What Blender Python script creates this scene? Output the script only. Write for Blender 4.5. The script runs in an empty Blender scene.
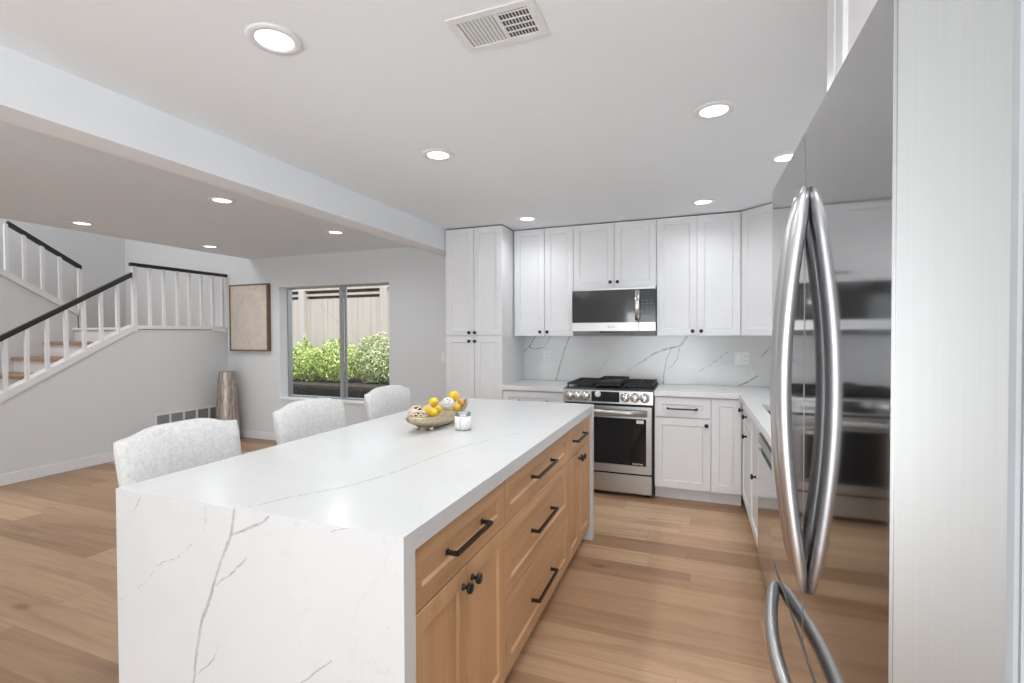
import bpy, bmesh, math, random
from mathutils import Vector, Matrix

random.seed(7)
SC = bpy.context.scene
COL = SC.collection

# ------------------------------------------------------------------ camera
def make_camera():
    yaw, pitch, roll = math.radians(20.802), math.radians(0.901), math.radians(-0.235)
    up = Vector((0, 0, 1))
    fw = Vector((-math.sin(yaw), math.cos(yaw), 0))
    rt = Vector((math.cos(yaw), math.sin(yaw), 0))
    fw2 = fw * math.cos(pitch) - up * math.sin(pitch)
    up2 = up * math.cos(pitch) + fw * math.sin(pitch)
    rt3 = rt * math.cos(roll) + up2 * math.sin(roll)
    up3 = up2 * math.cos(roll) - rt * math.sin(roll)
    cd = bpy.data.cameras.new('camera')
    cd.sensor_width = 36.0
    cd.lens = 36.0 * 481.714 / 1024.0
    cd.clip_start = 0.05
    cam = bpy.data.objects.new('camera', cd)
    COL.objects.link(cam)
    m = Matrix((rt3, up3, -fw2)).transposed().to_4x4()
    m.translation = Vector((0, 0, 1.395))
    cam.matrix_world = m
    SC.camera = cam
make_camera()

# ------------------------------------------------------------------ world, sun, fill lights, exposure
SC.view_settings.view_transform = 'Standard'
SC.view_settings.look = 'None'
SC.view_settings.gamma = 1.0
SC.view_settings.use_curve_mapping = False
SC.view_settings.exposure = 0.36

world = bpy.data.worlds.new('sky')
SC.world = world
world.use_nodes = True
bg = world.node_tree.nodes['Background']
bg.inputs['Color'].default_value = (0.86, 0.93, 1.0, 1)
bg.inputs['Strength'].default_value = 1.3

def light(name, kind, energy, loc, direction=None, color=(1, 1, 1), **kw):
    ld = bpy.data.lights.new(name, kind)
    ld.energy = energy
    ld.color = color
    for k, v in kw.items():
        setattr(ld, k, v)
    o = bpy.data.objects.new(name, ld)
    COL.objects.link(o)
    o.location = loc
    if direction is not None:
        o.rotation_euler = Vector(direction).to_track_quat('-Z', 'Y').to_euler()
    return o

light('sun', 'SUN', 3.6, (8, -8, 9), (-0.50, 0.62, -1.05), (1.0, 0.97, 0.92), angle=0.01)
FILL_TINT = (0.925, 0.965, 1.0)
# fill lights added in unseen openings behind the camera; kitchen one tilted up
light('fill_kitchen_opening', 'AREA', 74, (-0.35, -2.55, 1.15), (0.1, 1, 0.9), FILL_TINT, shape='RECTANGLE', size=2.3, size_y=2.0)
light('fill_living_opening', 'AREA', 16, (-4.0, -2.55, 1.15), (0, 1, 0.02), FILL_TINT, shape='RECTANGLE', size=2.3, size_y=2.0)
# fill light added out of view to brighten the dark stairwell
light('fill_stairwell', 'AREA', 48, (-7.0, 1.2, 4.3), (0, 0.45, -1), (1, 1, 1), shape='RECTANGLE', size=1.4, size_y=1.4)
KITCHEN_W, WALL_W, AISLE_FILL_W, LIVING_W = 26.0, 9.0, 27.0, 15.0    # ceiling downlights, the aisle one added out of view


# ------------------------------------------------------------------ materials
class NT:
    """small node-tree helper"""
    def __init__(self, name):
        self.m = bpy.data.materials.new(name)
        self.m.use_nodes = True
        self.t = self.m.node_tree
        self.n = self.t.nodes
        self.b = self.n['Principled BSDF']
    def new(self, kind, **kw):
        x = self.n.new(kind)
        for k, v in kw.items():
            setattr(x, k, v)
        return x
    def link(self, a, b):
        self.t.links.new(a, b)
    def math(self, op, a, b=None, c=None, clamp=False):
        x = self.new('ShaderNodeMath', operation=op, use_clamp=clamp)
        for i, v in enumerate((a, b, c)):
            if v is None:
                continue
            if isinstance(v, (int, float)):
                x.inputs[i].default_value = v
            else:
                self.link(v, x.inputs[i])
        return x.outputs[0]
    def vmath(self, op, a, b=None, scale=None):
        x = self.new('ShaderNodeVectorMath', operation=op)
        for i, v in enumerate((a, b)):
            if v is None:
                continue
            if isinstance(v, (tuple, list)):
                x.inputs[i].default_value = v
            else:
                self.link(v, x.inputs[i])
        if scale is not None:
            if isinstance(scale, (int, float)):
                x.inputs['Scale'].default_value = scale
            else:
                self.link(scale, x.inputs['Scale'])
        return x
    def pos(self):
        return self.new('ShaderNodeNewGeometry').outputs['Position']
    def mapped(self, v, scale=(1, 1, 1), loc=(0, 0, 0)):
        x = self.new('ShaderNodeMapping')
        self.link(v, x.inputs['Vector'])
        x.inputs['Scale'].default_value = scale
        x.inputs['Location'].default_value = loc
        return x.outputs[0]
    def noise(self, v, scale, detail=3, rough=0.5, dist=0.0):
        x = self.new('ShaderNodeTexNoise')
        if v is not None:
            self.link(v, x.inputs['Vector'])
        x.inputs['Scale'].default_value = scale
        x.inputs['Detail'].default_value = detail
        x.inputs['Roughness'].default_value = rough
        x.inputs['Distortion'].default_value = dist
        return x
    def ramp(self, fac, stops):
        x = self.new('ShaderNodeValToRGB')
        self.link(fac, x.inputs['Fac'])
        e = x.color_ramp.elements
        while len(e) < len(stops):
            e.new(0.5)
        for i, (p, c) in enumerate(stops):
            e[i].position = p
            e[i].color = (*c, 1) if len(c) == 3 else c
        return x.outputs['Color']
    def mix(self, fac, a, b, blend='MIX'):
        x = self.new('ShaderNodeMix', data_type='RGBA', blend_type=blend)
        for s, v in ((0, fac), (6, a), (7, b)):
            if isinstance(v, (int, float)):
                x.inputs[s].default_value = v
            elif isinstance(v, (tuple, list)):
                x.inputs[s].default_value = (*v[:3], 1)
            else:
                self.link(v, x.inputs[s])
        return x.outputs[2]
    def bump(self, h, strength=0.2, dist=0.01):
        x = self.new('ShaderNodeBump')
        x.inputs['Strength'].default_value = strength
        x.inputs['Distance'].default_value = dist
        self.link(h, x.inputs['Height'])
        self.link(x.outputs[0], self.b.inputs['Normal'])
    def base(self, v):
        if isinstance(v, (tuple, list)):
            self.b.inputs['Base Color'].default_value = (*v[:3], 1)
        else:
            self.link(v, self.b.inputs['Base Color'])
    def set(self, rough=None, metal=None, **kw):
        if rough is not None:
            self.b.inputs['Roughness'].default_value = rough
        if metal is not None:
            self.b.inputs['Metallic'].default_value = metal
        for k, v in kw.items():
            self.b.inputs[k.replace('_', ' ')].default_value = v

M = {}
def plain(name, col, rough=0.5, metal=0.0, vary=0.03, scale=30, bump=0.0, **kw):
    t = NT(name)
    n = t.noise(t.pos(), scale, 3)
    lo = tuple(max(0, c * (1 - vary)) for c in col)
    hi = tuple(min(1, c * (1 + vary)) for c in col)
    t.base(t.ramp(n.outputs['Fac'], [(0.3, lo), (0.7, hi)]))
    t.set(rough, metal, **kw)
    if bump:
        t.bump(n.outputs['Fac'], bump, 0.002)
    M[name] = t.m
    return t

plain('wall_paint', (0.705, 0.718, 0.73), 0.75, vary=0.012, scale=60, bump=0.05)
plain('ceiling_bounce_offset', (0.81, 0.872, 0.93), 0.85, vary=0.01, scale=80, bump=0.05)  # living ceiling tinted cool to cancel warm light bounced off the floor
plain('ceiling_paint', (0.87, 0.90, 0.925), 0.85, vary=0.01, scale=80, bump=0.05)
plain('trim_white', (0.80, 0.80, 0.81), 0.4, vary=0.01)
plain('cabinet_white', (0.79, 0.79, 0.80), 0.38, vary=0.012)
plain('black_metal', (0.018, 0.017, 0.016), 0.38, metal=0.4, vary=0.2)
plain('rail_black', (0.022, 0.021, 0.021), 0.4, vary=0.2)
plain('black_iron', (0.02, 0.02, 0.02), 0.55, vary=0.2)
plain('black_enamel', (0.015, 0.015, 0.016), 0.15, vary=0.1)
plain('shadow_gap', (0.05, 0.05, 0.05), 0.8)
plain('glossy_black_glass', (0.010, 0.010, 0.011), 0.05, vary=0.1)
plain('smoked_glass', (0.028, 0.028, 0.029), 0.06, vary=0.05, Specular_IOR_Level=0.9)
plain('display_black', (0.02, 0.02, 0.022), 0.12, vary=0.1)
plain('sticker_white', (0.85, 0.85, 0.85), 0.5)
plain('logo_grey', (0.12, 0.12, 0.13), 0.4)
plain('shell_grey', (0.42, 0.43, 0.44), 0.5, vary=0.02)
plain('button_grey', (0.10, 0.10, 0.105), 0.5)
plain('rubber_dark', (0.04, 0.04, 0.04), 0.8)
plain('plastic_white', (0.80, 0.80, 0.80), 0.35)
plain('grille_grey', (0.30, 0.31, 0.32), 0.6)
plain('duct_dark', (0.10, 0.10, 0.10), 0.8)
plain('candle_wax', (0.86, 0.84, 0.80), 0.5)
plain('picture_brown', (0.17, 0.115, 0.075), 0.45, vary=0.2)
plain('aluminium_grey', (0.42, 0.43, 0.44), 0.4, metal=0.6, vary=0.05)
plain('soil_dark', (0.055, 0.045, 0.038), 0.95, vary=0.5, scale=25, bump=0.6)
plain('stem_brown', (0.12, 0.08, 0.05), 0.9, vary=0.3)
plain('gold_metal', (0.62, 0.52, 0.36), 0.32, metal=0.85, vary=0.15, scale=45)
plain('wicker', (0.66, 0.55, 0.42), 0.7, vary=0.2)
plain('wicker_white', (0.82, 0.80, 0.76), 0.7, vary=0.06)
plain('leg_wood', (0.10, 0.065, 0.045), 0.5, vary=0.2)
plain('kumquat', (0.80, 0.42, 0.10), 0.45, vary=0.1)
plain('house_white', (0.75, 0.74, 0.72), 0.8)

def steel(name, col, rough, axis='Z', streak=0.05):
    t = NT(name)
    s = {'Z': (300, 300, 2), 'Y': (300, 2, 300), 'X': (2, 300, 300)}[axis]
    n = t.noise(t.mapped(t.pos(), s), 1.0, 2)
    t.base(t.ramp(n.outputs['Fac'], [(0.3, tuple(c * (1 - streak) for c in col)), (0.7, tuple(min(1, c * (1 + streak)) for c in col))]))
    t.set(rough, 1.0)
    M[name] = t.m
steel('fridge_steel', (0.47, 0.47, 0.475), 0.07, 'Z', 0.02)
steel('fridge_edge', (0.40, 0.395, 0.385), 0.40, 'Z', 0.02)
steel('handle_steel', (0.62, 0.62, 0.63), 0.34, 'Z', 0.03)
steel('range_steel', (0.48, 0.475, 0.47), 0.34, 'X', 0.05)
steel('knob_steel', (0.78, 0.77, 0.76), 0.2, 'X', 0.05)
steel('dish_steel', (0.52, 0.52, 0.525), 0.13, 'Z', 0.03)
steel('dish_dark', (0.22, 0.22, 0.225), 0.25, 'Z', 0.03)
steel('sink_steel', (0.20, 0.20, 0.21), 0.3, 'Y', 0.05)

def wood(name, axis):
    t = NT(name)
    p = t.pos()
    s = {'Z': (9, 9, 0.7), 'Y': (9, 0.7, 9)}[axis]
    n1 = t.noise(t.mapped(p, s), 1.0, 4, 0.55, 0.6)
    s2 = {'Z': (70, 70, 2.2), 'Y': (70, 2.2, 70)}[axis]
    n2 = t.noise(t.mapped(p, s2), 1.0, 3, 0.6)
    c1 = t.ramp(n1.outputs['Fac'], [(0.25, (0.46, 0.255, 0.125)), (0.5, (0.58, 0.335, 0.172)), (0.78, (0.67, 0.40, 0.215))])
    c2 = t.ramp(n2.outputs['Fac'], [(0.3, (0.85, 0.83, 0.80)), (0.6, (1, 1, 1))])
    t.base(t.mix(0.6, c1, c2, 'MULTIPLY'))
    t.set(0.42)
    t.bump(n2.outputs['Fac'], 0.05, 0.001)
    M[name] = t.m
wood('alder_vertical', 'Z')
wood('alder_horizontal', 'Y')

def floor_mat():
    t = NT('plank_floor')
    W, LEN = 0.185, 1.75
    p = t.pos()
    sep = t.new('ShaderNodeSeparateXYZ'); t.link(p, sep.inputs[0])
    x, y = sep.outputs[0], sep.outputs[1]
    yr = t.math('DIVIDE', y, W)
    row = t.math('FLOOR', yr)
    fy = t.math('FRACT', yr)
    wn = t.new('ShaderNodeTexWhiteNoise', noise_dimensions='1D'); t.link(row, wn.inputs['W'])
    off = t.math('MULTIPLY', wn.outputs['Value'], 7.3)
    xr = t.math('ADD', t.math('DIVIDE', x, LEN), off)
    idx = t.math('FLOOR', xr)
    fx = t.math('FRACT', xr)
    cmb = t.new('ShaderNodeCombineXYZ'); t.link(row, cmb.inputs[0]); t.link(idx, cmb.inputs[1])
    wn2 = t.new('ShaderNodeTexWhiteNoise', noise_dimensions='3D'); t.link(cmb.outputs[0], wn2.inputs['Vector'])
    shift = t.vmath('SCALE', wn2.outputs['Color'], scale=20.0).outputs[0]
    pv = t.vmath('ADD', t.mapped(p, (0.55, 5.5, 1)), shift).outputs[0]
    g1 = t.noise(pv, 1.6, 4, 0.55, 0.9)
    pv2 = t.vmath('ADD', t.mapped(p, (1.6, 45, 1)), shift).outputs[0]
    g2 = t.noise(pv2, 1.3, 3, 0.6)
    tone = t.ramp(wn2.outputs['Value'], [(0.0, (0.32, 0.186, 0.102)), (0.5, (0.435, 0.268, 0.154)), (1.0, (0.60, 0.40, 0.25))])
    gr = t.ramp(g1.outputs['Fac'], [(0.28, (0.66, 0.61, 0.56)), (0.5, (1, 1, 1)), (0.72, (1.06, 1.04, 1.0))])
    c = t.mix(0.75, tone, gr, 'MULTIPLY')
    gr2 = t.ramp(g2.outputs['Fac'], [(0.3, (0.78, 0.75, 0.72)), (0.6, (1.02, 1.02, 1.02))])
    c = t.mix(0.6, c, gr2, 'MULTIPLY')
    # small knots
    vo = t.new('ShaderNodeTexVoronoi', feature='F1'); t.link(t.vmath('ADD', t.mapped(p, (1.3, 3.3, 1)), shift).outputs[0], vo.inputs['Vector'])
    vo.inputs['Scale'].default_value = 1.0
    kn = t.ramp(vo.outputs['Distance'], [(0.0, (0.42, 0.34, 0.28)), (0.045, (0.60, 0.52, 0.46)), (0.11, (1, 1, 1))])
    c = t.mix(0.8, c, kn, 'MULTIPLY')
    ey = t.math('MINIMUM', fy, t.math('SUBTRACT', 1.0, fy))
    ex = t.math('MINIMUM', fx, t.math('SUBTRACT', 1.0, fx))
    sy = t.math('LESS_THAN', ey, 0.007)
    sx = t.math('LESS_THAN', ex, 0.0009)
    seam = t.math('MAXIMUM', sx, sy)
    c = t.mix(t.math('MULTIPLY', seam, 0.38), c, (0.16, 0.09, 0.05))
    t.base(c)
    t.set(0.40)
    t.bump(g2.outputs['Fac'], 0.06, 0.001)
    M['plank_floor'] = t.m
floor_mat()

# veined quartz: distance to polylines that run through the slab
def segment_group():
    g = bpy.data.node_groups.new('vein_segment', 'ShaderNodeTree')
    g.interface.new_socket('P', in_out='INPUT', socket_type='NodeSocketVector')
    g.interface.new_socket('A', in_out='INPUT', socket_type='NodeSocketVector')
    g.interface.new_socket('BA', in_out='INPUT', socket_type='NodeSocketVector')
    g.interface.new_socket('K', in_out='INPUT', socket_type='NodeSocketFloat')
    g.interface.new_socket('W', in_out='INPUT', socket_type='NodeSocketFloat')
    g.interface.new_socket('D', in_out='OUTPUT', socket_type='NodeSocketFloat')
    gi = g.nodes.new('NodeGroupInput'); go = g.nodes.new('NodeGroupOutput')
    def v(op):
        x = g.nodes.new('ShaderNodeVectorMath'); x.operation = op; return x
    L = g.links.new
    s1 = v('SUBTRACT'); L(gi.outputs['P'], s1.inputs[0]); L(gi.outputs['A'], s1.inputs[1])
    d = v('DOT_PRODUCT'); L(s1.outputs[0], d.inputs[0]); L(gi.outputs['BA'], d.inputs[1])
    h = g.nodes.new('ShaderNodeMath'); h.operation = 'MULTIPLY'; h.use_clamp = True
    L(d.outputs['Value'], h.inputs[0]); L(gi.outputs['K'], h.inputs[1])
    sc = v('SCALE'); L(gi.outputs['BA'], sc.inputs[0]); L(h.outputs[0], sc.inputs['Scale'])
    s2 = v('SUBTRACT'); L(s1.outputs[0], s2.inputs[0]); L(sc.outputs[0], s2.inputs[1])
    ln = v('LENGTH'); L(s2.outputs[0], ln.inputs[0])
    dv = g.nodes.new('ShaderNodeMath'); dv.operation = 'DIVIDE'
    L(ln.outputs['Value'], dv.inputs[0]); L(gi.outputs['W'], dv.inputs[1])
    L(dv.outputs[0], go.inputs['D'])
    return g
SEG = segment_group()

def quartz(name, polylines, unit=0.0018, dark=(0.33, 0.33, 0.345), base=(0.65, 0.65, 0.65), rough=0.22):
    t = NT(name)
    p = t.pos()
    w1 = t.noise(p, 9.0, 3, 0.6)
    dv = t.vmath('SUBTRACT', w1.outputs['Color'], (0.5, 0.5, 0.5)).outputs[0]
    wob = t.vmath('SCALE', dv, scale=0.022).outputs[0]
    w2 = t.noise(p, 55.0, 2, 0.5)
    dv2 = t.vmath('SUBTRACT', w2.outputs['Color'], (0.5, 0.5, 0.5)).outputs[0]
    wob2 = t.vmath('SCALE', dv2, scale=0.007).outputs[0]
    q = t.vmath('ADD', t.vmath('ADD', p, wob).outputs[0], wob2).outputs[0]
    cur = None
    for w, pts in polylines:
        for a, b in zip(pts[:-1], pts[1:]):
            ba = [b[i] - a[i] for i in range(3)]
            gnode = t.new('ShaderNodeGroup'); gnode.node_tree = SEG
            t.link(q, gnode.inputs['P'])
            gnode.inputs['A'].default_value = a
            gnode.inputs['BA'].default_value = ba
            gnode.inputs['K'].default_value = 1.0 / max(1e-6, sum(c * c for c in ba))
            gnode.inputs['W'].default_value = unit * w
            o = gnode.outputs[0]
            cur = o if cur is None else t.math('MINIMUM', cur, o)
    # faint clouding everywhere
    cl = t.noise(p, 2.2, 4, 0.6, 1.2)
    body = t.ramp(cl.outputs['Fac'], [(0.35, tuple(c * 0.965 for c in base)), (0.6, base)])
    # hairline veins of the stone
    hv = t.noise(t.mapped(p, (1.0, 1.0, 1.0), (3.1, 1.7, 0.4)), 1.7, 5, 0.62, 0.4)
    hd = t.math('ABSOLUTE', t.math('SUBTRACT', hv.outputs['Fac'], 0.5))
    hm = t.math('SUBTRACT', 1.0, t.math('DIVIDE', hd, 0.004), clamp=True)
    patch = t.noise(p, 1.3, 2)
    hm = t.math('MULTIPLY', t.math('MULTIPLY', hm, 0.32), t.math('GREATER_THAN', patch.outputs['Fac'], 0.54))
    col = t.mix(hm, body, (0.50, 0.50, 0.51))
    if cur is not None:
        brk = t.noise(p, 28, 2)
        k = t.math('MULTIPLY', brk.outputs['Fac'], 1.5, clamp=True)
        m = t.math('MULTIPLY', t.math('SUBTRACT', 1.5, cur, clamp=True), k, clamp=True)
        col = t.mix(m, col, dark)
    t.base(col)
    t.set(rough)
    t.b.inputs['Specular IOR Level'].default_value = 0.6
    M[name] = t.m

VEINS_ISLAND = [(3, [(-1.19, 0.967, 0.911), (-1.203, 0.967, 0.846), (-1.244, 0.967, 0.764), (-1.278, 0.967, 0.681), (-1.31, 0.967, 0.603), (-1.335, 0.967, 0.544), (-1.35, 0.967, 0.474), (-1.369, 0.967, 0.372), (-1.42, .967, .2), (-1.43, .967, 0)]),
 (2.2, [(-1.203, 0.967, 0.84), (-1.163, 0.967, 0.855), (-1.102, 0.967, 0.885), (-1.067, 0.967, 0.908)]), (1.6, [(-1.27, 0.967, 0.683), (-1.213, 0.967, 0.722), (-1.176, 0.967, 0.755), (-1.149, 0.967, 0.785)]),
 (2, [(-1.309, 0.967, 0.905), (-1.31, 0.967, 0.854), (-1.321, 0.967, 0.817)]), (1.6, [(-1.352, 0.967, 0.794), (-1.404, 0.967, 0.762), (-1.422, 0.967, 0.747)]),
 (0.7, [(-1.422, 0.967, 0.747), (-1.514, 0.967, 0.701), (-1.572, 0.967, 0.64), (-1.691, 0.967, 0.566)]), (1, [(-1.585, 0.967, 0.9), (-1.635, 0.967, 0.829)]),
 (1.4, [(-1.262, 0.967, 0.512), (-1.283, 0.967, 0.466), (-1.346, 0.967, 0.414)]), (1.3, [(-0.861, 0.967, 0.567), (-0.908, 0.967, 0.529), (-0.978, 0.967, 0.478)]),
 (0.7, [(-0.746, 0.967, 0.677), (-0.686, 0.967, 0.695)]), (0.7, [(-0.68, 0.967, 0.63), (-0.699, 0.967, 0.545)]), (0.8, [(-0.857, 0.967, 0.898), (-0.799, 0.967, 0.916)]),
 (1.8, [(-1.167, 0.991, 0.914), (-1.12, 1.092, 0.914), (-1.042, 1.214, 0.914), (-1.004, 1.33, 0.914), (-0.976, 1.433, 0.914), (-0.966, 1.564, 0.914)]),
 (1.5, [(-0.966, 1.564, 0.914), (-0.944, 1.794, 0.914), (-0.888, 1.964, 0.914), (-0.791, 2.189, 0.914)]), (0.8, [(-0.998, 1.651, 0.914), (-1.05, 1.5, 0.914)]),
 (1.0, [(-0.623, 1.233, 0.914), (-0.627, 1.261, 0.914), (-0.649, 1.484, 0.914)])]
VEINS_SPLASH = [(1.6, [(-1.563, 4.81, 1.366), (-1.639, 4.81, 1.263), (-1.685, 4.81, 1.21)]), (1.3, [(-1.399, 4.81, 1.366), (-1.474, 4.81, 1.249), (-1.579, 4.81, 1.234), (-1.639, 4.81, 1.263)]),
 (2, [(-1.196, 4.81, 1.366), (-1.254, 4.81, 1.223), (-1.283, 4.81, 1.124), (-1.321, 4.81, 0.996), (-1.342, 4.81, 0.911)]), (0.8, [(-0.794, 4.81, 1.159), (-0.848, 4.81, 1.09), (-0.903, 4.81, 1.02)]),
 (3, [(-0.067, 4.81, 1.374), (-0.128, 4.81, 1.276), (-0.251, 4.81, 1.249), (-0.363, 4.81, 1.204), (-0.452, 4.81, 1.137), (-0.504, 4.81, 1.104)]), (0.9, [(-0.504, 4.81, 1.104), (-0.634, 4.81, 1.013)]),
 (1.8, [(-0.214, 4.81, 1.25), (-0.251, 4.81, 1.153), (-0.275, 4.81, 1.035), (-0.283, 4.81, 0.891)]), (1.4, [(-0.14, 4.81, 1.271), (-0.157, 4.81, 1.154), (-0.201, 4.81, 1.083), (-0.246, 4.81, 1.056)]),
 (0.8, [(0.273, 4.81, 1.223), (0.181, 4.81, 1.134), (0.041, 4.81, 1.042)]), (2, [(0.52, 4.81, 1.01), (0.443, 4.81, 0.953), (0.365, 4.81, 0.913)]), (1.2, [(0.618, 4.81, 1.263), (0.553, 4.81, 1.182)])]
VEINS_COUNTER = [(1.6, [(-1.66, 4.25, .914), (-1.5, 4.5, .914), (-1.4, 4.75, .914)]), (1.2, [(-1.3, 4.2, .914), (-1.16, 4.45, .914)]), (1.2, [(.1, 4.3, .914), (.3, 4.6, .914), (.36, 4.81, .914)]), (1.2, [(.5, 2.4, .914), (.6, 2.9, .914)])]
quartz('quartz_island', VEINS_ISLAND, unit=0.0016)
quartz('quartz_splash', VEINS_SPLASH, unit=0.0030, base=(0.74, 0.735, 0.73), dark=(0.24, 0.23, 0.215), rough=0.2)
quartz('quartz_counter', VEINS_COUNTER, unit=0.003, base=(0.76, 0.76, 0.755), rough=0.14)

def fabric():
    t = NT('boucle_fabric')
    tc = t.new('ShaderNodeTexCoord').outputs['Object']
    n = t.noise(tc, 42, 4, 0.7, 1.6)
    n2 = t.noise(tc, 160, 2, 0.6)
    c = t.ramp(n.outputs['Fac'], [(0.3, (0.53, 0.525, 0.515)), (0.55, (0.66, 0.655, 0.645)), (0.75, (0.72, 0.715, 0.705))])
    t.base(c)
    t.set(0.95)
    t.b.inputs['Sheen Weight'].default_value = 0.15
    h = t.math('ADD', n.outputs['Fac'], t.math('MULTIPLY', n2.outputs['Fac'], 0.5))
    t.bump(h, 0.45, 0.006)
    M['boucle_fabric'] = t.m
fabric()

def vase_mat():
    t = NT('vase_bronze')
    tc = t.new('ShaderNodeTexCoord').outputs['Object']
    n = t.noise(t.mapped(tc, (75, 75, 5.0)), 1.0, 4, 0.65)
    c = t.ramp(n.outputs['Fac'], [(0.28, (0.16, 0.11, 0.085)), (0.48, (0.40, 0.33, 0.28)), (0.62, (0.62, 0.57, 0.52)), (0.8, (0.36, 0.26, 0.2))])
    t.base(c)
    t.set(0.38, 0.55)
    t.bump(n.outputs['Fac'], 0.3, 0.004)
    M['vase_bronze'] = t.m
vase_mat()

def lemon_mat():
    t = NT('lemon_skin')
    tc = t.new('ShaderNodeTexCoord').outputs['Object']
    n = t.noise(tc, 20, 3)
    t.base(t.ramp(n.outputs['Fac'], [(0.3, (0.80, 0.50, 0.03)), (0.7, (0.88, 0.63, 0.05))]))
    t.set(0.42)
    n2 = t.noise(tc, 300, 2)
    t.bump(n2.outputs['Fac'], 0.25, 0.001)
    M['lemon_skin'] = t.m
lemon_mat()

def canvas_mat():
    t = NT('canvas_beige')
    p = t.pos()
    n = t.noise(t.mapped(p, (1, 1, 1)), 7, 5, 0.6, 1.5)
    n2 = t.noise(p, 14, 4, 0.7, 2.5)
    base = t.ramp(n.outputs['Fac'], [(0.3, (0.56, 0.49, 0.42)), (0.7, (0.66, 0.59, 0.52))])
    sep = t.new('ShaderNodeSeparateXYZ'); t.link(p, sep.inputs[0])
    dx = t.math('DIVIDE', t.math('ADD', sep.outputs[0], 5.62), 0.27)
    dz = t.math('DIVIDE', t.math('SUBTRACT', sep.outputs[2], 1.60), 0.36)
    r = t.math('SQRT', t.math('ADD', t.math('MULTIPLY', dx, dx), t.math('MULTIPLY', dz, dz)))
    ring = t.math('SUBTRACT', 1.0, t.math('MULTIPLY', t.math('ABSOLUTE', t.math('SUBTRACT', r, 0.75)), 3.2), clamp=True)
    mk = t.math('MULTIPLY', ring, t.math('GREATER_THAN', n2.outputs['Fac'], 0.52))
    base = t.mix(t.math('MULTIPLY', mk, 0.7), base, (0.45, 0.44, 0.42))
    t.base(base)
    t.set(0.9)
    t.bump(n2.outputs['Fac'], 0.15, 0.003)
    M['canvas_beige'] = t.m
canvas_mat()

def leaf_mat(name, lo, mid, hi):
    t = NT(name)
    g = t.new('ShaderNodeNewGeometry')
    t.base(t.ramp(g.outputs['Random Per Island'], [(0.0, lo), (0.5, mid), (1.0, hi)]))
    t.set(0.45)
    t.b.inputs['Transmission Weight'].default_value = 0.0
    M[name] = t.m
leaf_mat('leaf_green', (0.22, 0.34, 0.06), (0.52, 0.66, 0.16), (0.80, 0.88, 0.42))
leaf_mat('leaf_pale', (0.22, 0.30, 0.11), (0.54, 0.62, 0.28), (0.84, 0.88, 0.60))

def fence_mat():
    t = NT('fence_wood')
    p = t.pos()
    n = t.noise(t.mapped(p, (16, 16, 0.6)), 1.0, 4, 0.6)
    t.base(t.ramp(n.outputs['Fac'], [(0.3, (0.47, 0.415, 0.385)), (0.7, (0.57, 0.515, 0.485))]))
    t.set(0.85)
    M['fence_wood'] = t.m
fence_mat()

def tread_mat():
    t = NT('tread_oak')
    p = t.pos()
    n = t.noise(t.mapped(p, (1.5, 30, 30)), 1.0, 3)
    t.base(t.ramp(n.outputs['Fac'], [(0.3, (0.34, 0.19, 0.10)), (0.7, (0.45, 0.27, 0.15))]))
    t.set(0.45)
    M['tread_oak'] = t.m
tread_mat()

def glass_mat():
    t = NT('window_glass')
    out = t.n['Material Output']
    tr = t.new('ShaderNodeBsdfTransparent'); tr.inputs[0].default_value = (0.97, 0.98, 0.975, 1)
    gl = t.new('ShaderNodeBsdfGlossy'); gl.inputs['Roughness'].default_value = 0.02
    lw = t.new('ShaderNodeLayerWeight'); lw.inputs['Blend'].default_value = 0.5
    fr = t.math('ADD', t.math('MULTIPLY', t.math('POWER', lw.outputs['Facing'], 5.0), 0.6), 0.03)
    mx = t.new('ShaderNodeMixShader')
    t.link(fr, mx.inputs[0]); t.link(tr.outputs[0], mx.inputs[1]); t.link(gl.outputs[0], mx.inputs[2])
    t.link(mx.outputs[0], out.inputs['Surface'])
    M['window_glass'] = t.m
    t = NT('clear_glass')
    t.base((0.95, 0.97, 0.97)); t.set(0.03)
    t.b.inputs['Transmission Weight'].default_value = 0.85
    M['clear_glass'] = t.m
glass_mat()

def lens_mat():
    t = NT('lamp_lens')
    t.base((0.9, 0.9, 0.9))
    t.b.inputs['Emission Color'].default_value = (1, 0.99, 0.97, 1)
    t.b.inputs['Emission Strength'].default_value = 2.2
    M['lamp_lens'] = t.m
lens_mat()

# ------------------------------------------------------------------ mesh helpers
def box(bm, x0, x1, y0, y1, z0, z1, bev=0.0, seg=2):
    vs = [bm.verts.new((x, y, z)) for x in (x0, x1) for y in (y0, y1) for z in (z0, z1)]
    idx = [(0, 1, 3, 2), (4, 6, 7, 5), (0, 4, 5, 1), (2, 3, 7, 6), (0, 2, 6, 4), (1, 5, 7, 3)]
    fs = [bm.faces.new([vs[i] for i in f]) for f in idx]
    if bev > 0:
        es = list({e for f in fs for e in f.edges})
        bmesh.ops.bevel(bm, geom=es, offset=bev, segments=seg, affect='EDGES', clamp_overlap=True)

def frame_axes(d):
    d = d.normalized()
    a = Vector((0, 0, 1)) if abs(d.z) < 0.9 else Vector((1, 0, 0))
    u = d.cross(a).normalized()
    return u, u.cross(d).normalized()

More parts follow.
